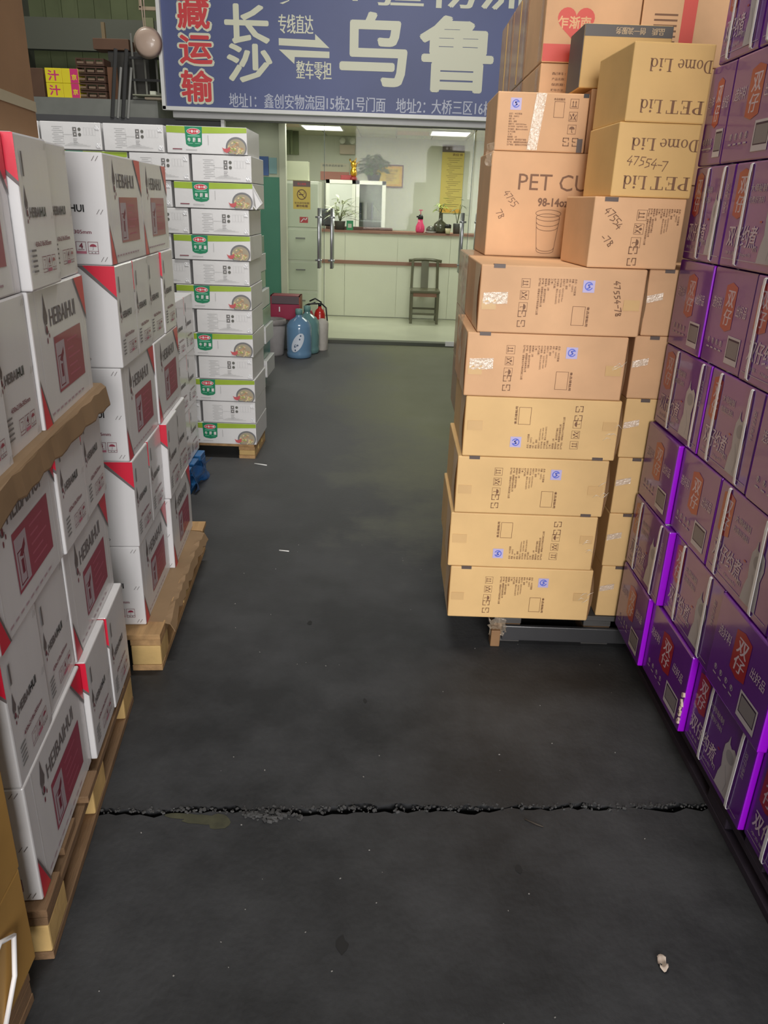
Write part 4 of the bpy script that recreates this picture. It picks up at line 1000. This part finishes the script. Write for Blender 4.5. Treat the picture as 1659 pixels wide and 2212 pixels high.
ob('print', d.mesh('print', lambda a, b_, l: (a, -.0015 - l, b_)), t)
t = thing('red_sticker', 'small red and white safety sticker on the glass below the no smoking sign', 'sticker', (-.975, 8.812, 1.275))
quick_box('sheet', (0, 0, .03), (.09, .002, .06), M('sticker_red', (176, 56, 52), .5), t)
d = D(); d.line([(-.03, .012), (.0, .045), (.02, .03), (.034, .05)], .008, WHITE_P); ob('print', d.mesh('print', lambda a, b_, l: (a, -.001 - l, b_)), t)
# counter
CT = M('counter_front', (216, 217, 200), .5, var=.03, scale=2); LEDGE = M('counter_ledge', (142, 100, 84), .45)
t = thing('reception_counter', 'long pale reception counter with brown ledges inside the office', 'counter', (0, 11.05, 0))
for k in range(4): quick_box('front_panel', (-1.02 + .72 * k, .02, .56), (.716, .04, 1.10), CT, t)
quick_box('plinth', (.06, .035, .03), (2.9, .03, .06), M('plinth_pale', (206, 206, 200), .5), t); quick_box('worktop', (.06, .22, 1.13), (2.94, .52, .03), LEDGE, t); quick_box('mid_rail', (.06, -.012, .735), (2.9, .025, .045), LEDGE, t)
quick_box('upper_shelf', (-.48, .30, 1.165), (.92, .2, .035), M('shelf_brown', (92, 62, 52), .5), t)
# cabinets
CAB = M('cabinet_white', (222, 224, 212), .45); CGL = glass('cabinet_glass', (.80, .83, .80), .15)
def glass_cabinet(label, x, y, z0, w, h, depth=.4):
    t = thing('filing_cabinet', label, 'cabinet', (x, y, z0), 0, 'white cabinets in the office')
    b = MB(); b.box((0, depth - .01, h / 2), (w, .02, h), CAB); b.box((-w / 2 + .01, depth / 2, h / 2), (.02, depth, h), CAB); b.box((w / 2 - .01, depth / 2, h / 2), (.02, depth, h), CAB); b.box((0, depth / 2, h - .015), (w, depth, .03), CAB); b.box((0, depth / 2, .015), (w, depth, .03), CAB); b.build('carcass', t)
    for z in (h * .42, h * .7): quick_box('shelf', (0, depth / 2, z), (w - .04, depth - .04, .015), M('cab_shelf', (180, 184, 186), .5), t)
    for sx in (-1, 1):
        dr = thing('door', '', ''); del dr['label']; del dr['category']; dr.parent = t; cx = sx * w / 4; dw = w / 2 - .006
        b = MB(); f = .05
        b.box((cx, -.008, f / 2), (dw, .016, f), CAB); b.box((cx, -.008, h - f / 2), (dw, .016, f), CAB); b.box((cx - dw / 2 + f / 2, -.008, h / 2), (f, .016, h), CAB); b.box((cx + dw / 2 - f / 2, -.008, h / 2), (f, .016, h), CAB); b.build('door_frame', dr)
        quick_box('door_glass' if sx > 0 else 'door_panel', (cx, -.006, h / 2), (dw - 2 * f, .004, h - 2 * f), CGL if sx > 0 else M('cab_panel', (206, 210, 200), .5), dr)
        quick_box('door_handle', (cx - sx * (dw / 2 - .02), -.02, h * .55), (.012, .012, .10), BLK, dr)
    return t
glass_cabinet('white two-door glass cabinet behind the counter below the plant', -.565, 11.90, 0, .86, 1.79)
for k, (a, b_, rt) in enumerate(((-.25, 1.27, -38), (-.33, 1.27, 0), (-.42, 1.27, 0), (-.5, 1.27, 0))):
    bb = MB(); bb.box((0, 0, .11), (.028, .2, .22), M('binder_' + str(k % 2), ((210, 208, 196), (110, 116, 132))[k % 2], .5), rot=Matrix.Rotation(rad(rt), 4, 'Y')); o = bb.build('binder', None, (a, 12.14, b_ + .005)); tag(o, ['leaning pale binder on the cabinet shelf behind the counter', 'grey binder next to the leaning one in the cabinet', 'pale upright binder in the cabinet behind the counter', 'leftmost grey binder in the cabinet behind the counter'][k], 'binder', 'binders in the glass cabinet')
t = thing('steel_cupboard', 'tall white steel cupboard with drawers behind the left glass panel', 'cabinet', (-1.19, 10.20, 0), 0, 'white cabinets in the office')
quick_box('body', (0, .2, .86), (.50, .4, 1.72), CAB, t, .006)
for z, h in ((1.44, .5), (.98, .36), (.60, .34), (.22, .36)):
    dr = quick_box('drawer', (0, -.009, z), (.47, .018, h), M('drawer_front', (198, 203, 186), .45), t, .003)
    quick_box('handle', (.02, -.026, z + .08), (.12, .016, .014), INK_G, dr)
tag(quick_box('wall_box', (-1.24, 10.36, 1.835), (.32, .16, .215), M('wall_box_cream', (206, 208, 182), .5), None, .004), 'cream metal box standing on the steel cupboard', 'box')
tag(quick_box('jacket', (-1.36, 10.12, .80), (.07, .10, .52), M('coat_grey', (120, 118, 124), .9), None, .03), 'grey garment hanging at the steel cupboard edge', 'garment')
# things on walls
t = thing('certificate', 'framed yellow certificate on the office back wall', 'picture', (-.13, YB - .01, 1.885)); quick_box('frame', (0, 0, 0), (.49, .02, .32), M('frame_red', (104, 54, 46), .4), t); quick_box('sheet', (0, -.012, 0), (.45, .004, .28), M('cert_gold', (232, 200, 84), .5), t)
d = D(); d.frame(-.21, -.13, .42, .26, .012, M('cert_trim', (226, 150, 40), .5)); d.text('光荣之家', .0, .06, .16, .035, INK_B, bold=.02)
for k in range(4): d.rect(-.02, .03 - .03 * k, .16 - .04 * (k % 2), .007, INK_B)
ob('print', d.mesh('print', lambda a, b_, l: (a, -.0142 - l, b_)), t)
t = thing('wall_scroll', 'tall yellow notice with a grey heading on the office back wall', 'poster', (.86, YB - .006, 1.86)); quick_box('sheet', (0, 0, -.04), (.335, .006, .86), M('scroll_yellow', (218, 198, 108), .6), t); quick_box('heading', (0, -.002, .435), (.335, .008, .10), M('scroll_head', (104, 92, 86), .5), t)
d = D(); d.oval(-.10, .435, .018, .018, PALE_P, 12); d.text('物流公司', -.06, .418, .17, .034, PALE_P); d.text('责任书', -.01, .335, .15, .035, INK_B, bold=.02); d.rect(-.165, -.46, .33, .05, M('scroll_foot', (222, 168, 60), .5))
for k in range(26): d.rect(-.09 + .02 * ((k * 7) % 3), .30 - .027 * k, .22 - .05 * ((k * 5) % 4), .006, M('scroll_ink', (160, 142, 84), .6))
ob('print', d.mesh('print', lambda a, b_, l: (a, -.0065 - l, b_)), t)
t = thing('emergency_light', 'twin-lamp emergency light box on the office back wall', 'light', (-.74, YB - .05, 2.24)); quick_box('housing', (0, 0, -.01), (.23, .08, .13), M('housing_pink', (206, 190, 172), .5), t, .006)
for sx in (-1, 1):
    b = MB(); b.lathe([(.0, 0), (.036, .01), (.046, .04), (.046, .055), (.03, .06), (.0, .062)], M('lamp_lens', (236, 236, 226), .2), 16); h = b.build('lamp_head', t, (sx * .075, 0, .10)); h.rotation_euler = (rad(80), 0, 0)
t = thing('wall_calendar', 'pink and white calendar sheet on the wall over the cabinet', 'poster', (-.93, YB - .006, 1.80)); quick_box('sheet', (0, 0, .12), (.44, .005, .24), M('cal_white', (222, 216, 196), .6), t); quick_box('lower_half', (0, -.004, .06), (.44, .004, .12), M('cal_pink', (210, 146, 134), .6), t)
d = D(); d.text('服务承诺质量第一', -.19, .19, .36, .03, INK_G, bold=.02); ob('print', d.mesh('print', lambda a, b_, l: (a, -.004 - l, b_)), t)
t = thing('payment_sign', 'small green framed sign standing on the counter', 'sign', (-.60, 11.08, 1.146)); quick_box('frame', (0, 0, .06), (.09, .02, .12), M('pay_green', (30, 140, 90), .5), t); quick_box('sheet', (0, -.011, .055), (.05, .003, .05), M('pay_white', (190, 186, 176), .6), t)
# plants
LEAF = M('leaf_green', (84, 108, 62), .5, var=.25, scale=20); LEAF_B = M('leaf_bright', (150, 176, 70), .5, var=.2, scale=20); LEAF_P = M('leaf_silver', (196, 204, 176), .4, var=.15, scale=20)
def leaf(b, base, dirv, L, w, m, droop=.3):
    d_ = Vector(dirv).normalized(); s_ = d_.cross(Vector((0, 0, 1))); s_ = s_.normalized() if s_.length > .01 else Vector((1, 0, 0)); P = []
    for k, ww in enumerate((.12, .8, 1.0, .7, .04)):
        t_ = k / 4; c = Vector(base) + d_ * L * t_ + Vector((0, 0, -droop * L * t_ * t_)); P.append((c - s_ * w * ww / 2, c + s_ * w * ww / 2, c + Vector((0, 0, -w * .12 * ww))))
    i_ = b.mi(m); V = [[b.bm.verts.new(p) for p in q] for q in P]
    for k in range(4):
        for e in ((0, 2), (2, 1)): f = b.bm.faces.new((V[k][e[0]], V[k][e[1]], V[k + 1][e[1]], V[k + 1][e[0]])); f.material_index = i_; f.smooth = True
def plant(label, loc, n, spread, height, L, w, m, pot, seed, stem=True, up=.4):
    t = thing('potted_plant', label, 'plant', loc); r = random.Random(seed)
    if pot: b = MB(); b.lathe(pot[0], pot[1], 18); b.build('pot', t)
    z0 = pot[0][-1][1] if pot else 0; bs = MB(); bl = MB()
    for k in range(n):
        a = r.uniform(0, math.tau); rr = spread * math.sqrt(r.random()); z = z0 + height * r.uniform(.15, 1.0) * (1 - .5 * (rr / max(spread, .01)))
        p = (rr * math.cos(a), rr * .8 * math.sin(a), z)
        if stem and k % 3 == 0: bs.tube([(0, 0, z0 - .01), (p[0] * .5, p[1] * .5, z0 + (z - z0) * .6), p], .004, M('stem_green', (92, 100, 60), .7), 5)
        for q in range(2): leaf(bl, p, (math.cos(a + r.uniform(-.9, .9)), math.sin(a + r.uniform(-.9, .9)), r.uniform(-.2, up)), L * r.uniform(.7, 1.2), w * r.uniform(.8, 1.2), m, r.uniform(.1, .5))
    if len(bs.bm.verts): bs.build('stem', t)
    else: bs.bm.free()
    bl.build('leaves', t)
    return t
POT_D = [(.07, 0), (.095, .10), (.10, .11)]
plant('bushy dark green pot plant on top of the glass cabinet', (-.32, 12.14, 1.79), 120, .18, .34, .095, .05, LEAF, ([(.08, 0), (.10, .08), (.105, .09)], M('pot_dark', (58, 62, 54), .5)), 1)
t = thing('golden_ornament', 'shiny gold ornament on the cabinet beside the green plant', 'ornament', (-.60, 11.94, 1.79)); GOLD = M('gold', (226, 176, 60), .25, metal=.8)
b = MB(); b.lathe([(.05, 0), (.055, .03), (.03, .05)], M('base_red', (140, 46, 46), .4), 14); b.build('base', t)
b = MB(); b.lathe([(.03, .05), (.055, .09), (.045, .14), (.03, .16), (.045, .19), (.05, .22), (.03, .25), (.0, .26)], GOLD, 14); b.build('figure', t)
for k in range(5): b = MB(); b.tube([(.03 * math.cos(k), .03 * math.sin(k), .2), (.08 * math.cos(k * 1.3), .05 * math.sin(k), .25 + .01 * k)], .008, GOLD, 6); b.build('spray', t)
tag(quick_box('red_box', (-.71, 12.0, 1.825), (.16, .10, .065), M('box_maroon', (150, 52, 56), .5), None, .01), 'maroon small box on the cabinet left of the ornament', 'box')
plant('pale silvery long-leaved plant behind the door handles', (-.74, 11.13, 1.146), 26, .09, .42, .24, .035, LEAF_P, ([(.06, 0), (.075, .10), (.08, .11)], M('pot_grey', (88, 88, 84), .5)), 5, up=.9)
plant('small bright green lucky bamboo in a dark vase on the counter', (.63, 11.10, 1.146), 16, .06, .20, .10, .022, LEAF_B, ([(.075, 0), (.10, .06), (.085, .12), (.03, .16), (.025, .25), (.03, .26)], M('vase_olive', (78, 78, 62), .3, coat=.5)), 9)
plant('thin dry-leaved plant at the right end of the counter', (.86, 11.14, 1.146), 9, .06, .40, .12, .014, LEAF, ([(.05, 0), (.055, .12), (.05, .13)], MATS['pot_grey']), 12)
tag(quick_box('office_printer', (-.96, 11.34, 1.294), (.18, .16, .22), M('machine_dark', (66, 68, 74), .5), None, .02), 'dark desktop machine on the counter under the silvery plant', 'printer')
t = thing('sprayer', 'pink plastic pump sprayer with a black head on the counter', 'bottle', (.355, 11.06, 1.146)); b = MB(); b.lathe([(.05, 0), (.062, .03), (.060, .08), (.035, .13), (.032, .17)], M('pink_plastic', (232, 70, 120), .3, coat=.4), 18); b.build('tank', t)
b = MB(); b.lathe([(.036, .17), (.036, .20), (.022, .225), (.0, .23)], BLK, 14); b.box((-.03, 0, .20), (.05, .018, .02), BLK); b.build('head', t)
b = MB(); b.tube([(0, 0, .225), (0, 0, .28)], .005, MATS['pink_plastic'], 8); b.box((0, 0, .283), (.05, .02, .012), MATS['pink_plastic']); b.build('plunger', t)
t = thing('grey_dome', 'dark rounded ornament on a white dish beside the sprayer', 'ornament', (.50, 11.08, 1.146)); b = MB(); b.lathe([(.06, 0), (.085, .012), (.085, .016)], WHITE_P, 18); b.build('dish', t); b = MB(); b.lathe([(.065, .016), (.062, .05), (.04, .08), (.0, .092)], M('dome_grey', (92, 92, 84), .3, coat=.5), 18); b.build('dome', t)
t = thing('white_cup', 'small pale cup with a dark lid at the counter end', 'cup', (.73, 11.0, 1.146)); b = MB(); b.lathe([(.03, 0), (.04, .07)], M('cup_cream', (216, 206, 170), .4), 14); b.build('cup_body', t); b = MB(); b.lathe([(.042, .07), (.042, .11), (.02, .12), (0, .12)], BLK, 14); b.build('lid', t)
# chair
CHW = M('chair_dark_wood', (86, 84, 62), .4, var=.1, coat=.3)
t = thing('side_chair', 'dark wooden side chair with a splat back against the counter', 'chair', (.445, 10.55, 0)); quick_box('seat', (0, .19, .42), (.40, .40, .035), CHW, t, .008)
for x in (-.175, .175): quick_box('leg', (x, .02, .20), (.035, .035, .405), CHW, t, .004); b = MB(); b.bar((x, .37, 0), (x, .37, .45), .035, .035, CHW); b.bar((x, .37, .45), (x * .96, .42, .79), .033, .03, CHW); b.build('leg', t)
b = MB(); b.tube([(-.225, .42, .785), (-.12, .43, .80), (0, .435, .805), (.12, .43, .80), (.225, .42, .785)], .02, CHW, 8); b.build('crest_rail', t)
b = MB(); b.box((0, .405, .61), (.10, .018, .35), CHW, rot=Matrix.Rotation(rad(-8), 4, 'X')); b.build('backrest_splat', t)
quick_box('stretcher', (0, .02, .13), (.33, .02, .025), CHW, t); quick_box('apron', (0, .02, .38), (.33, .02, .05), LEDGE, t); quick_box('stretcher', (0, .37, .16), (.33, .02, .025), CHW, t)

# ------------------------------------------------------------------ things on the floor left of the door
t = thing('extinguisher_box', 'red fire extinguisher box behind the grey bin by the glass', 'box', (-1.12, 8.40, .315)); RB = M('box_red', (150, 44, 62), .45, var=.1)
b = MB(); b.box((0, .10, .125), (.31, .02, .25), RB); b.box((-.15, 0, .125), (.015, .2, .25), RB); b.box((.15, 0, .125), (.015, .2, .25), M('box_red_side', (150, 74, 50), .5)); b.box((0, 0, .006), (.31, .2, .012), RB); b.box((0, 0, .244), (.31, .2, .012), RB); b.build('housing', t)
quick_box('front_door', (0, -.102, .085), (.30, .012, .15), M('box_red_front', (158, 42, 74), .4), t); quick_box('door_glass', (0, -.103, .205), (.29, .006, .08), M('box_glass', (110, 96, 100), .1, coat=.5), t); quick_box('latch', (-.06, -.115, .11), (.012, .012, .05), WHITE_P, t)
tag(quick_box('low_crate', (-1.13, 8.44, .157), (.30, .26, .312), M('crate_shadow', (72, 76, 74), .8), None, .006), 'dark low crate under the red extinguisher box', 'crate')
t = thing('waste_bin', 'dusty grey round waste bin with a rolled rim beside the water bottles', 'bin', (-1.20, 7.98, 0)); t.scale = (.9, .9, .98); BIN = M('bin_grey', (142, 138, 138), .7, var=.12, scale=9)
b = MB(); b.lathe([(.105, 0), (.112, .02), (.132, .32), (.124, .325), (.10, .03), (0, .03)], BIN, 26); b.build('bin_body', t); b = MB(); b.lathe([(.130, .315), (.146, .325), (.148, .345), (.142, .372), (.125, .378), (.122, .33), (.130, .315)], M('bin_bag', (132, 126, 124), .5, var=.2, scale=15, bump=.4), 26); b.build('bin_bag', t)
def water_bottle(label, loc, m, capm, disc):
    t = thing('water_bottle', label, 'bottle', loc, 0, 'large blue water bottles')
    b = MB(); b.lathe([(.105, 0), (.125, .012), (.127, .05), (.122, .07), (.127, .09), (.127, .30), (.122, .33), (.095, .37), (.045, .40), (.032, .415), (.032, .45)], m, 30); b.build('bottle_body', t)
    b = MB(); b.lathe([(.036, .43), (.037, .475), (.033, .485), (0, .487)], capm, 18); b.build('cap', t)
    if disc:
        dd = D(); LW = M('label_white', (206, 214, 226), .4); c_, s_ = math.cos(rad(-28)), math.sin(rad(-28))
        for q in range(24):
            y0, y1 = -.105 + .21 * q / 24, -.105 + .21 * (q + 1) / 24
            for h_ in range(6):
                P_ = []
                for (f_, yy) in ((h_, y0), (h_ + 1, y0), (h_ + 1, y1), (h_, y1)):
                    hw = .050 * math.sqrt(max(0, 1 - (yy / .105) ** 2)); xx = -hw + 2 * hw * f_ / 6
                    P_.append((c_ * xx - s_ * yy, .165 + s_ * xx + c_ * yy))
                dd.add(P_, [[0, 1, 2, 3]], LW, 1)
        dd.q = 8
        for k, (x, y) in enumerate(((-.025, .09), (.0, .14), (.02, .20), (-.03, .125), (.03, .235))): dd.oval(x, y, .008, .010, M('label_dark', (70, 90, 120), .5), 8)
        dd.ring(-.022, .135, .014, .005, MATS['label_dark'], 12)
        ob('paper_label', dd.mesh('paper_label', lambda a, b_, l: (.1285 * math.sin(a / .1275), -.1285 * math.cos(a / .1275) - l, b_)), t)
    return t
WB = M('bottle_blue', (120, 160, 196), .15, trans=.25, coat=.3); WB2 = M('bottle_teal', (124, 168, 168), .15, trans=.3, coat=.3); CAPM = M('cap_teal', (110, 150, 146), .5)
water_bottle('blue water cooler bottle with a white oval label, in front', (-.93, 7.90, 0), WB, CAPM, True)
water_bottle('second water cooler bottle, greenish, behind the labelled one', (-.875, 8.17, 0), WB2, CAPM, False)
b = MB(); b.lathe([(.10, 0), (.11, .01), (.125, .28), (.118, .30), (.05, .33), (.0, .33)], M('sack_white', (190, 184, 176), .7, var=.1, bump=.5, bscale=25), 18); o = b.build('white_sack', None, (-.735, 8.36, 0)); o.scale = (.55, .7, 1); tag(o, 'pale plastic sack squeezed between bottle and extinguisher', 'sack')
t = thing('fire_extinguisher', 'red fire extinguisher with a black hose by the glass door', 'extinguisher', (-.775, 8.52, 0)); ER = M('extinguisher_red', (186, 40, 34), .3, coat=.5)
b = MB(); b.lathe([(.055, 0), (.06, .01), (.06, .36), (.045, .40), (.02, .42), (.02, .44), (0, .44)], ER, 22); b.build('cylinder', t)
b = MB(); b.tube([(0, 0, .44), (0, 0, .475)], .018, BLK, 10); b.tube([(.02, 0, .47), (-.12, 0, .46), (-.16, 0, .44)], .008, BLK, 8); b.tube([(.02, 0, .48), (-.05, 0, .52), (-.11, 0, .49)], .008, BLK, 8); b.build('valve_handle', t)
b = MB(); b.tube([(.02, -.01, .47), (.07, -.03, .43), (.085, -.05, .30), (.082, -.06, .12), (.075, -.06, .03)], .009, BLK, 8); b.build('hose', t)
t = thing('fire_extinguisher', 'second red extinguisher mostly hidden left of the first', 'extinguisher', (-.91, 8.60, 0)); b = MB(); b.lathe([(.055, 0), (.06, .01), (.06, .34), (.045, .38), (.02, .40), (0, .40)], M('extinguisher_dim', (160, 48, 60), .35, coat=.4), 22); b.build('cylinder', t); b = MB(); b.tube([(0, 0, .40), (0, 0, .44)], .016, BLK, 10); b.tube([(0, 0, .44), (.08, 0, .47)], .008, BLK, 8); b.build('valve_handle', t)

# ------------------------------------------------------------------ sign board over the office
SB = M('sign_blue', (80, 90, 136), .5, var=.10, scale=1.2); LET = M('sign_letter', (214, 214, 190), .45); LETR = M('sign_letter_red', (206, 58, 62), .45)
sg = thing('signboard', 'blue company signboard with large pale lettering over the glass office', 'sign', (0, 8.60, 0))
quick_box('panel', (-.47, .03, 3.10), (3.70, .05, 1.56), SB, sg)
b = MB(); b.box((-.47, .0, 2.312), (3.76, .09, .035), ALU); b.build('bottom_frame', sg); b = MB(); b.box((-2.335, .0, 3.10), (.035, .09, 1.60), ALU); b.build('side_frame', sg)
b = MB(); b.box((1.395, .0, 3.10), (.035, .09, 1.60), ALU); b.build('side_frame', sg); b = MB(); b.box((-.47, .0, 3.89), (3.76, .09, .03), ALU); b.build('top_frame', sg)
FS = lambda a, b_, l: (a, .004 - l * 3, b_)
def sign_text(items, m, name, outline=None, bold=.0):
    d = D()
    for s, x, y, w, h in items:
        d.part(name if len(s) > 1 else 'sign_character')
        if len(s) > 1 and d.f: ob(name, d.mesh(name, FS), sg); d = D().part(name)
        elif d.f and len(s) == 1: ob(name, d.mesh(name, FS), sg); d = D().part('sign_character')
        if outline: d.text(s, x - .012, y - .012, w + .024, h + .024, outline, bold=.05)
        d.text(s, x, y, w, h, m, bold=bold)
    return ob(name, d.mesh(name, FS), sg)
sign_text([('藏', -2.155, 3.015, .30, .27), ('运', -2.155, 2.715, .31, .235), ('输', -2.155, 2.385, .30, .265), ('西', -2.155, 3.32, .30, .25), ('疆', -2.155, 3.60, .30, .25)], LETR, 'red_lettering', LET, .025)
sign_text([('长', -1.70, 2.905, .42, .315), ('沙', -1.69, 2.575, .43, .315)], LET, 'large_lettering', None, .026)
sign_text([('乌', -.575, 2.585, .63, .60), ('鲁', .20, 2.555, .70, .62), ('木齐', 1.0, 2.555, .36, .62)], LET, 'city_lettering', None, .024)
sign_text([('专线直达', -1.185, 2.995, .335, .160), ('整车零担', -1.015, 2.612, .345, .158)], LET, 'service_lettering', None, .02)
sign_text([('地址1：', -1.69, 2.345, .27, .125), ('鑫创安物流园', -1.34, 2.345, .60, .13), ('15栋21号门面', -.715, 2.345, .585, .13), ('地址2：', -.02, 2.345, .29, .13), ('大桥三区16栋', .335, 2.345, .615, .13), ('20号', .97, 2.345, .25, .13)], M('sign_letter_grey', (186, 190, 206), .45), 'address_lettering', None, .012)
sign_text([('疆物流', -.27, 3.25, 1.50, .36), ('新', -.80, 3.285, .42, .36)], LET, 'script_lettering', None, .02)
d = D(); d.part('arrow'); d.poly([(-1.185, 2.955), (-.83, 2.950), (-.83, 3.000), (-.69, 2.885), (-1.185, 2.895)], LET); d.part('return_arrow'); d.poly([(-1.185, 2.86), (-.69, 2.855), (-.69, 2.80), (-1.03, 2.80), (-1.035, 2.74)], LET); d.part('brush_stroke'); d.poly([(-1.17, 3.245), (-1.09, 3.27), (-1.06, 3.30), (-1.08, 3.265), (-1.14, 3.238)], LET)
ob('arrows', d.mesh('arrows', FS), sg)

# ------------------------------------------------------------------ storage loft left of the sign
struct(quick_box('slab', (-3.72, 9.30, 2.325), (2.45, .80, .165), M('slab_grey', (134, 136, 130), .8, var=.08)))
ZL = 2.408
struct(quick_box('beam', (-3.0, 11.2, 3.35), (3.9, .12, .35), M('beam_dark', (84, 86, 76), .8)))
wl = struct(quick_box('wall_loft', (-3.2, 12.06, 3.2), (3.6, .05, 2.2), M('loft_wall_olive', (96, 104, 74), .85, var=.15, scale=2)))
b = MB(); b.box((0, 0, 0), (.20, .05, 2.2), MATS['loft_wall_olive']); b.box((.11, -.03, 0), (.03, .04, 2.2), MATS['loft_wall_olive']); me = b.mesh('wall_panel')
for k in range(16): ob('wall_panel', me, wl, (-4.9 + .22 * k, 12.0, 3.2))
YEL = M('yellow_box', (250, 232, 50), .5, emit=0.0); PNK = M('pink_print', (226, 60, 130), .5)
for k in range(2):
    for q in range(2):
        t = tag(ob('juice_carton', carton_mesh(.17, .20, .132, YEL, .003), None, (-3.555 + .172 * q, 9.02, ZL + .001 + k * .134), 0), f'yellow drinks carton with pink lettering, {["lower", "upper"][k]} {["left", "right"][q]} one on the loft edge', 'box', 'yellow drinks cartons on the loft')
        d = D()
        if q == 0: d.text('汁', .03, .02, .11, .09, PNK, bold=.03)
        else: d.rect(.085, .001, .083, .13, PNK); d.text('京', .10, .03, .05, .05, YEL, bold=.03)
        ob('front_print', d.mesh('front_print', face_front(.17, .20)), t)
BRN = M('loft_brown', (104, 76, 58), .7, var=.1)
tag(quick_box('brown_carton', (-3.74, 9.02, ZL + .131), (.16, .22, .26), BRN, None, .004), 'dark brown carton at the left end of the loft', 'box')
CR = M('crate_brown', (84, 58, 44), .6)
for k in range(5):
    t = thing('plastic_crate', f'brown slatted crate, {ORD[k] if k < 4 else "topmost"} of the pile on the loft edge', 'crate', (-3.17, 9.04, ZL + .001 + k * .075), 0, 'brown crates on the loft')
    b = MB(); b.box((0, 0, .006), (.29, .22, .012), CR); b.box((0, .105, .035), (.29, .01, .066), CR)
    b.box((0, -.106, .060), (.29, .010, .014), CR); b.build('crate_body', t)
    for x in (-.14, -.055, .055, .14): quick_box('slat', (x, -.106, .033), (.014, .012, .042), CR, t)
    for x in (-.10, .0, .10): quick_box('slat', (x, -.1035, .028), (.07, .006, .020), M('crate_pale', (140, 116, 96), .6), t)
    for x in (-.142, .142): quick_box('crate_side', (x, 0, .035), (.008, .21, .066), CR, t)
t = thing('dark_cupboard', 'black low cupboard on the loft beside the crates', 'cabinet', (-2.84, 9.30, ZL)); DK = M('loft_black', (52, 52, 52), .6)
quick_box('body', (0, 0, .235), (.42, .30, .47), DK, t, .004); quick_box('door', (-.105, -.155, .235), (.2, .012, .44), M('loft_black_2', (60, 58, 54), .6), t); quick_box('door', (.105, -.155, .235), (.2, .012, .44), MATS['loft_black_2'], t)
tag(quick_box('long_carton', (-2.99, 9.20, ZL + .472 + .052), (.37, .22, .10), BRN, None, .003), 'long flat brown carton on top of the black cupboard', 'box')
tag(quick_box('board_upright', (-2.965, 8.99, ZL + .15), (.10, .02, .30), M('board_brown', (120, 84, 60), .7)), 'upright brown board leaning by the crates', 'board')
t = thing('folding_table', 'folded black table frame leaning against the loft edge', 'table', (-2.93, 8.84, 2.20))
for x in (0, .11):
    b = MB(); b.bar((x - .03, .0, .03), (x + .05, .05, .66), .035, .03, DK); b.build('leg', t)
for x in (.05, .155): b = MB(); b.bar((x - .03, .02, .03), (x + .035, .06, .5), .022, .02, M('leg_grey', (150, 150, 146), .5)); b.build('leg', t)
t = thing('steel_rack', 'grey steel rack with tangled rails beside the signboard', 'rack', (-2.58, 8.98, 2.40)); RK = M('rack_grey', (112, 112, 104), .5)
for x in (-.16, -.04, .08, .16): b = MB(); b.bar((x, 0, 0), (x - .01, .02, .62), .018, .018, RK); b.build('upright', t)
for z in (.02, .2, .40): quick_box('rail', (0, 0, z), (.40, .02, .022), DK, t)
quick_box('shelf', (.02, .05, .03), (.40, .16, .02), RK, t)
t = thing('wall_basin', 'pale round basin hanging on a cord beside the signboard', 'basin', (-2.435, 8.50, 2.86)); BS = M('basin_tan', (196, 172, 156), .4, coat=.3)
b = MB(); b.lathe([(0, .05), (.06, .045), (.10, .028), (.132, .0), (.138, .0), (.105, .038), (.06, .056), (0, .06)], BS, 32); o = b.build('bowl', t); o.rotation_euler = (rad(90), 0, 0)
b = MB(); b.tube([(-.035, .02, .12), (-.05, .03, .42)], .005, BS, 6); b.tube([(-.02, .02, .12), (-.02, .03, .42)], .005, BS, 6); b.build('hanger', t)
t = thing('window_frame_stored', 'pale wooden frame hanging above the round basin', 'frame', (-2.43, 8.62, 3.24)); FRM = M('frame_tan', (176, 158, 132), .6)
for (x, z, w, h) in ((0, -.075, .20, .03), (0, .16, .20, .05), (-.085, .04, .022, .22), (.085, .04, .022, .22)): quick_box('frame_bar', (x, 0, z), (w, .03, h), FRM, t)
tag(quick_box('hanging_board', (-3.16, 11.12, 3.40), (.13, .03, .30), M('board_olive', (112, 116, 84), .7)), 'olive board hanging high at the dark loft wall', 'board')
tag(quick_box('short_post', (-3.09, 9.2, ZL + .472 + .102 + .08), (.035, .035, .16), M('post_olive', (124, 108, 80), .7)), 'short wooden post end standing on the long flat carton', 'post')
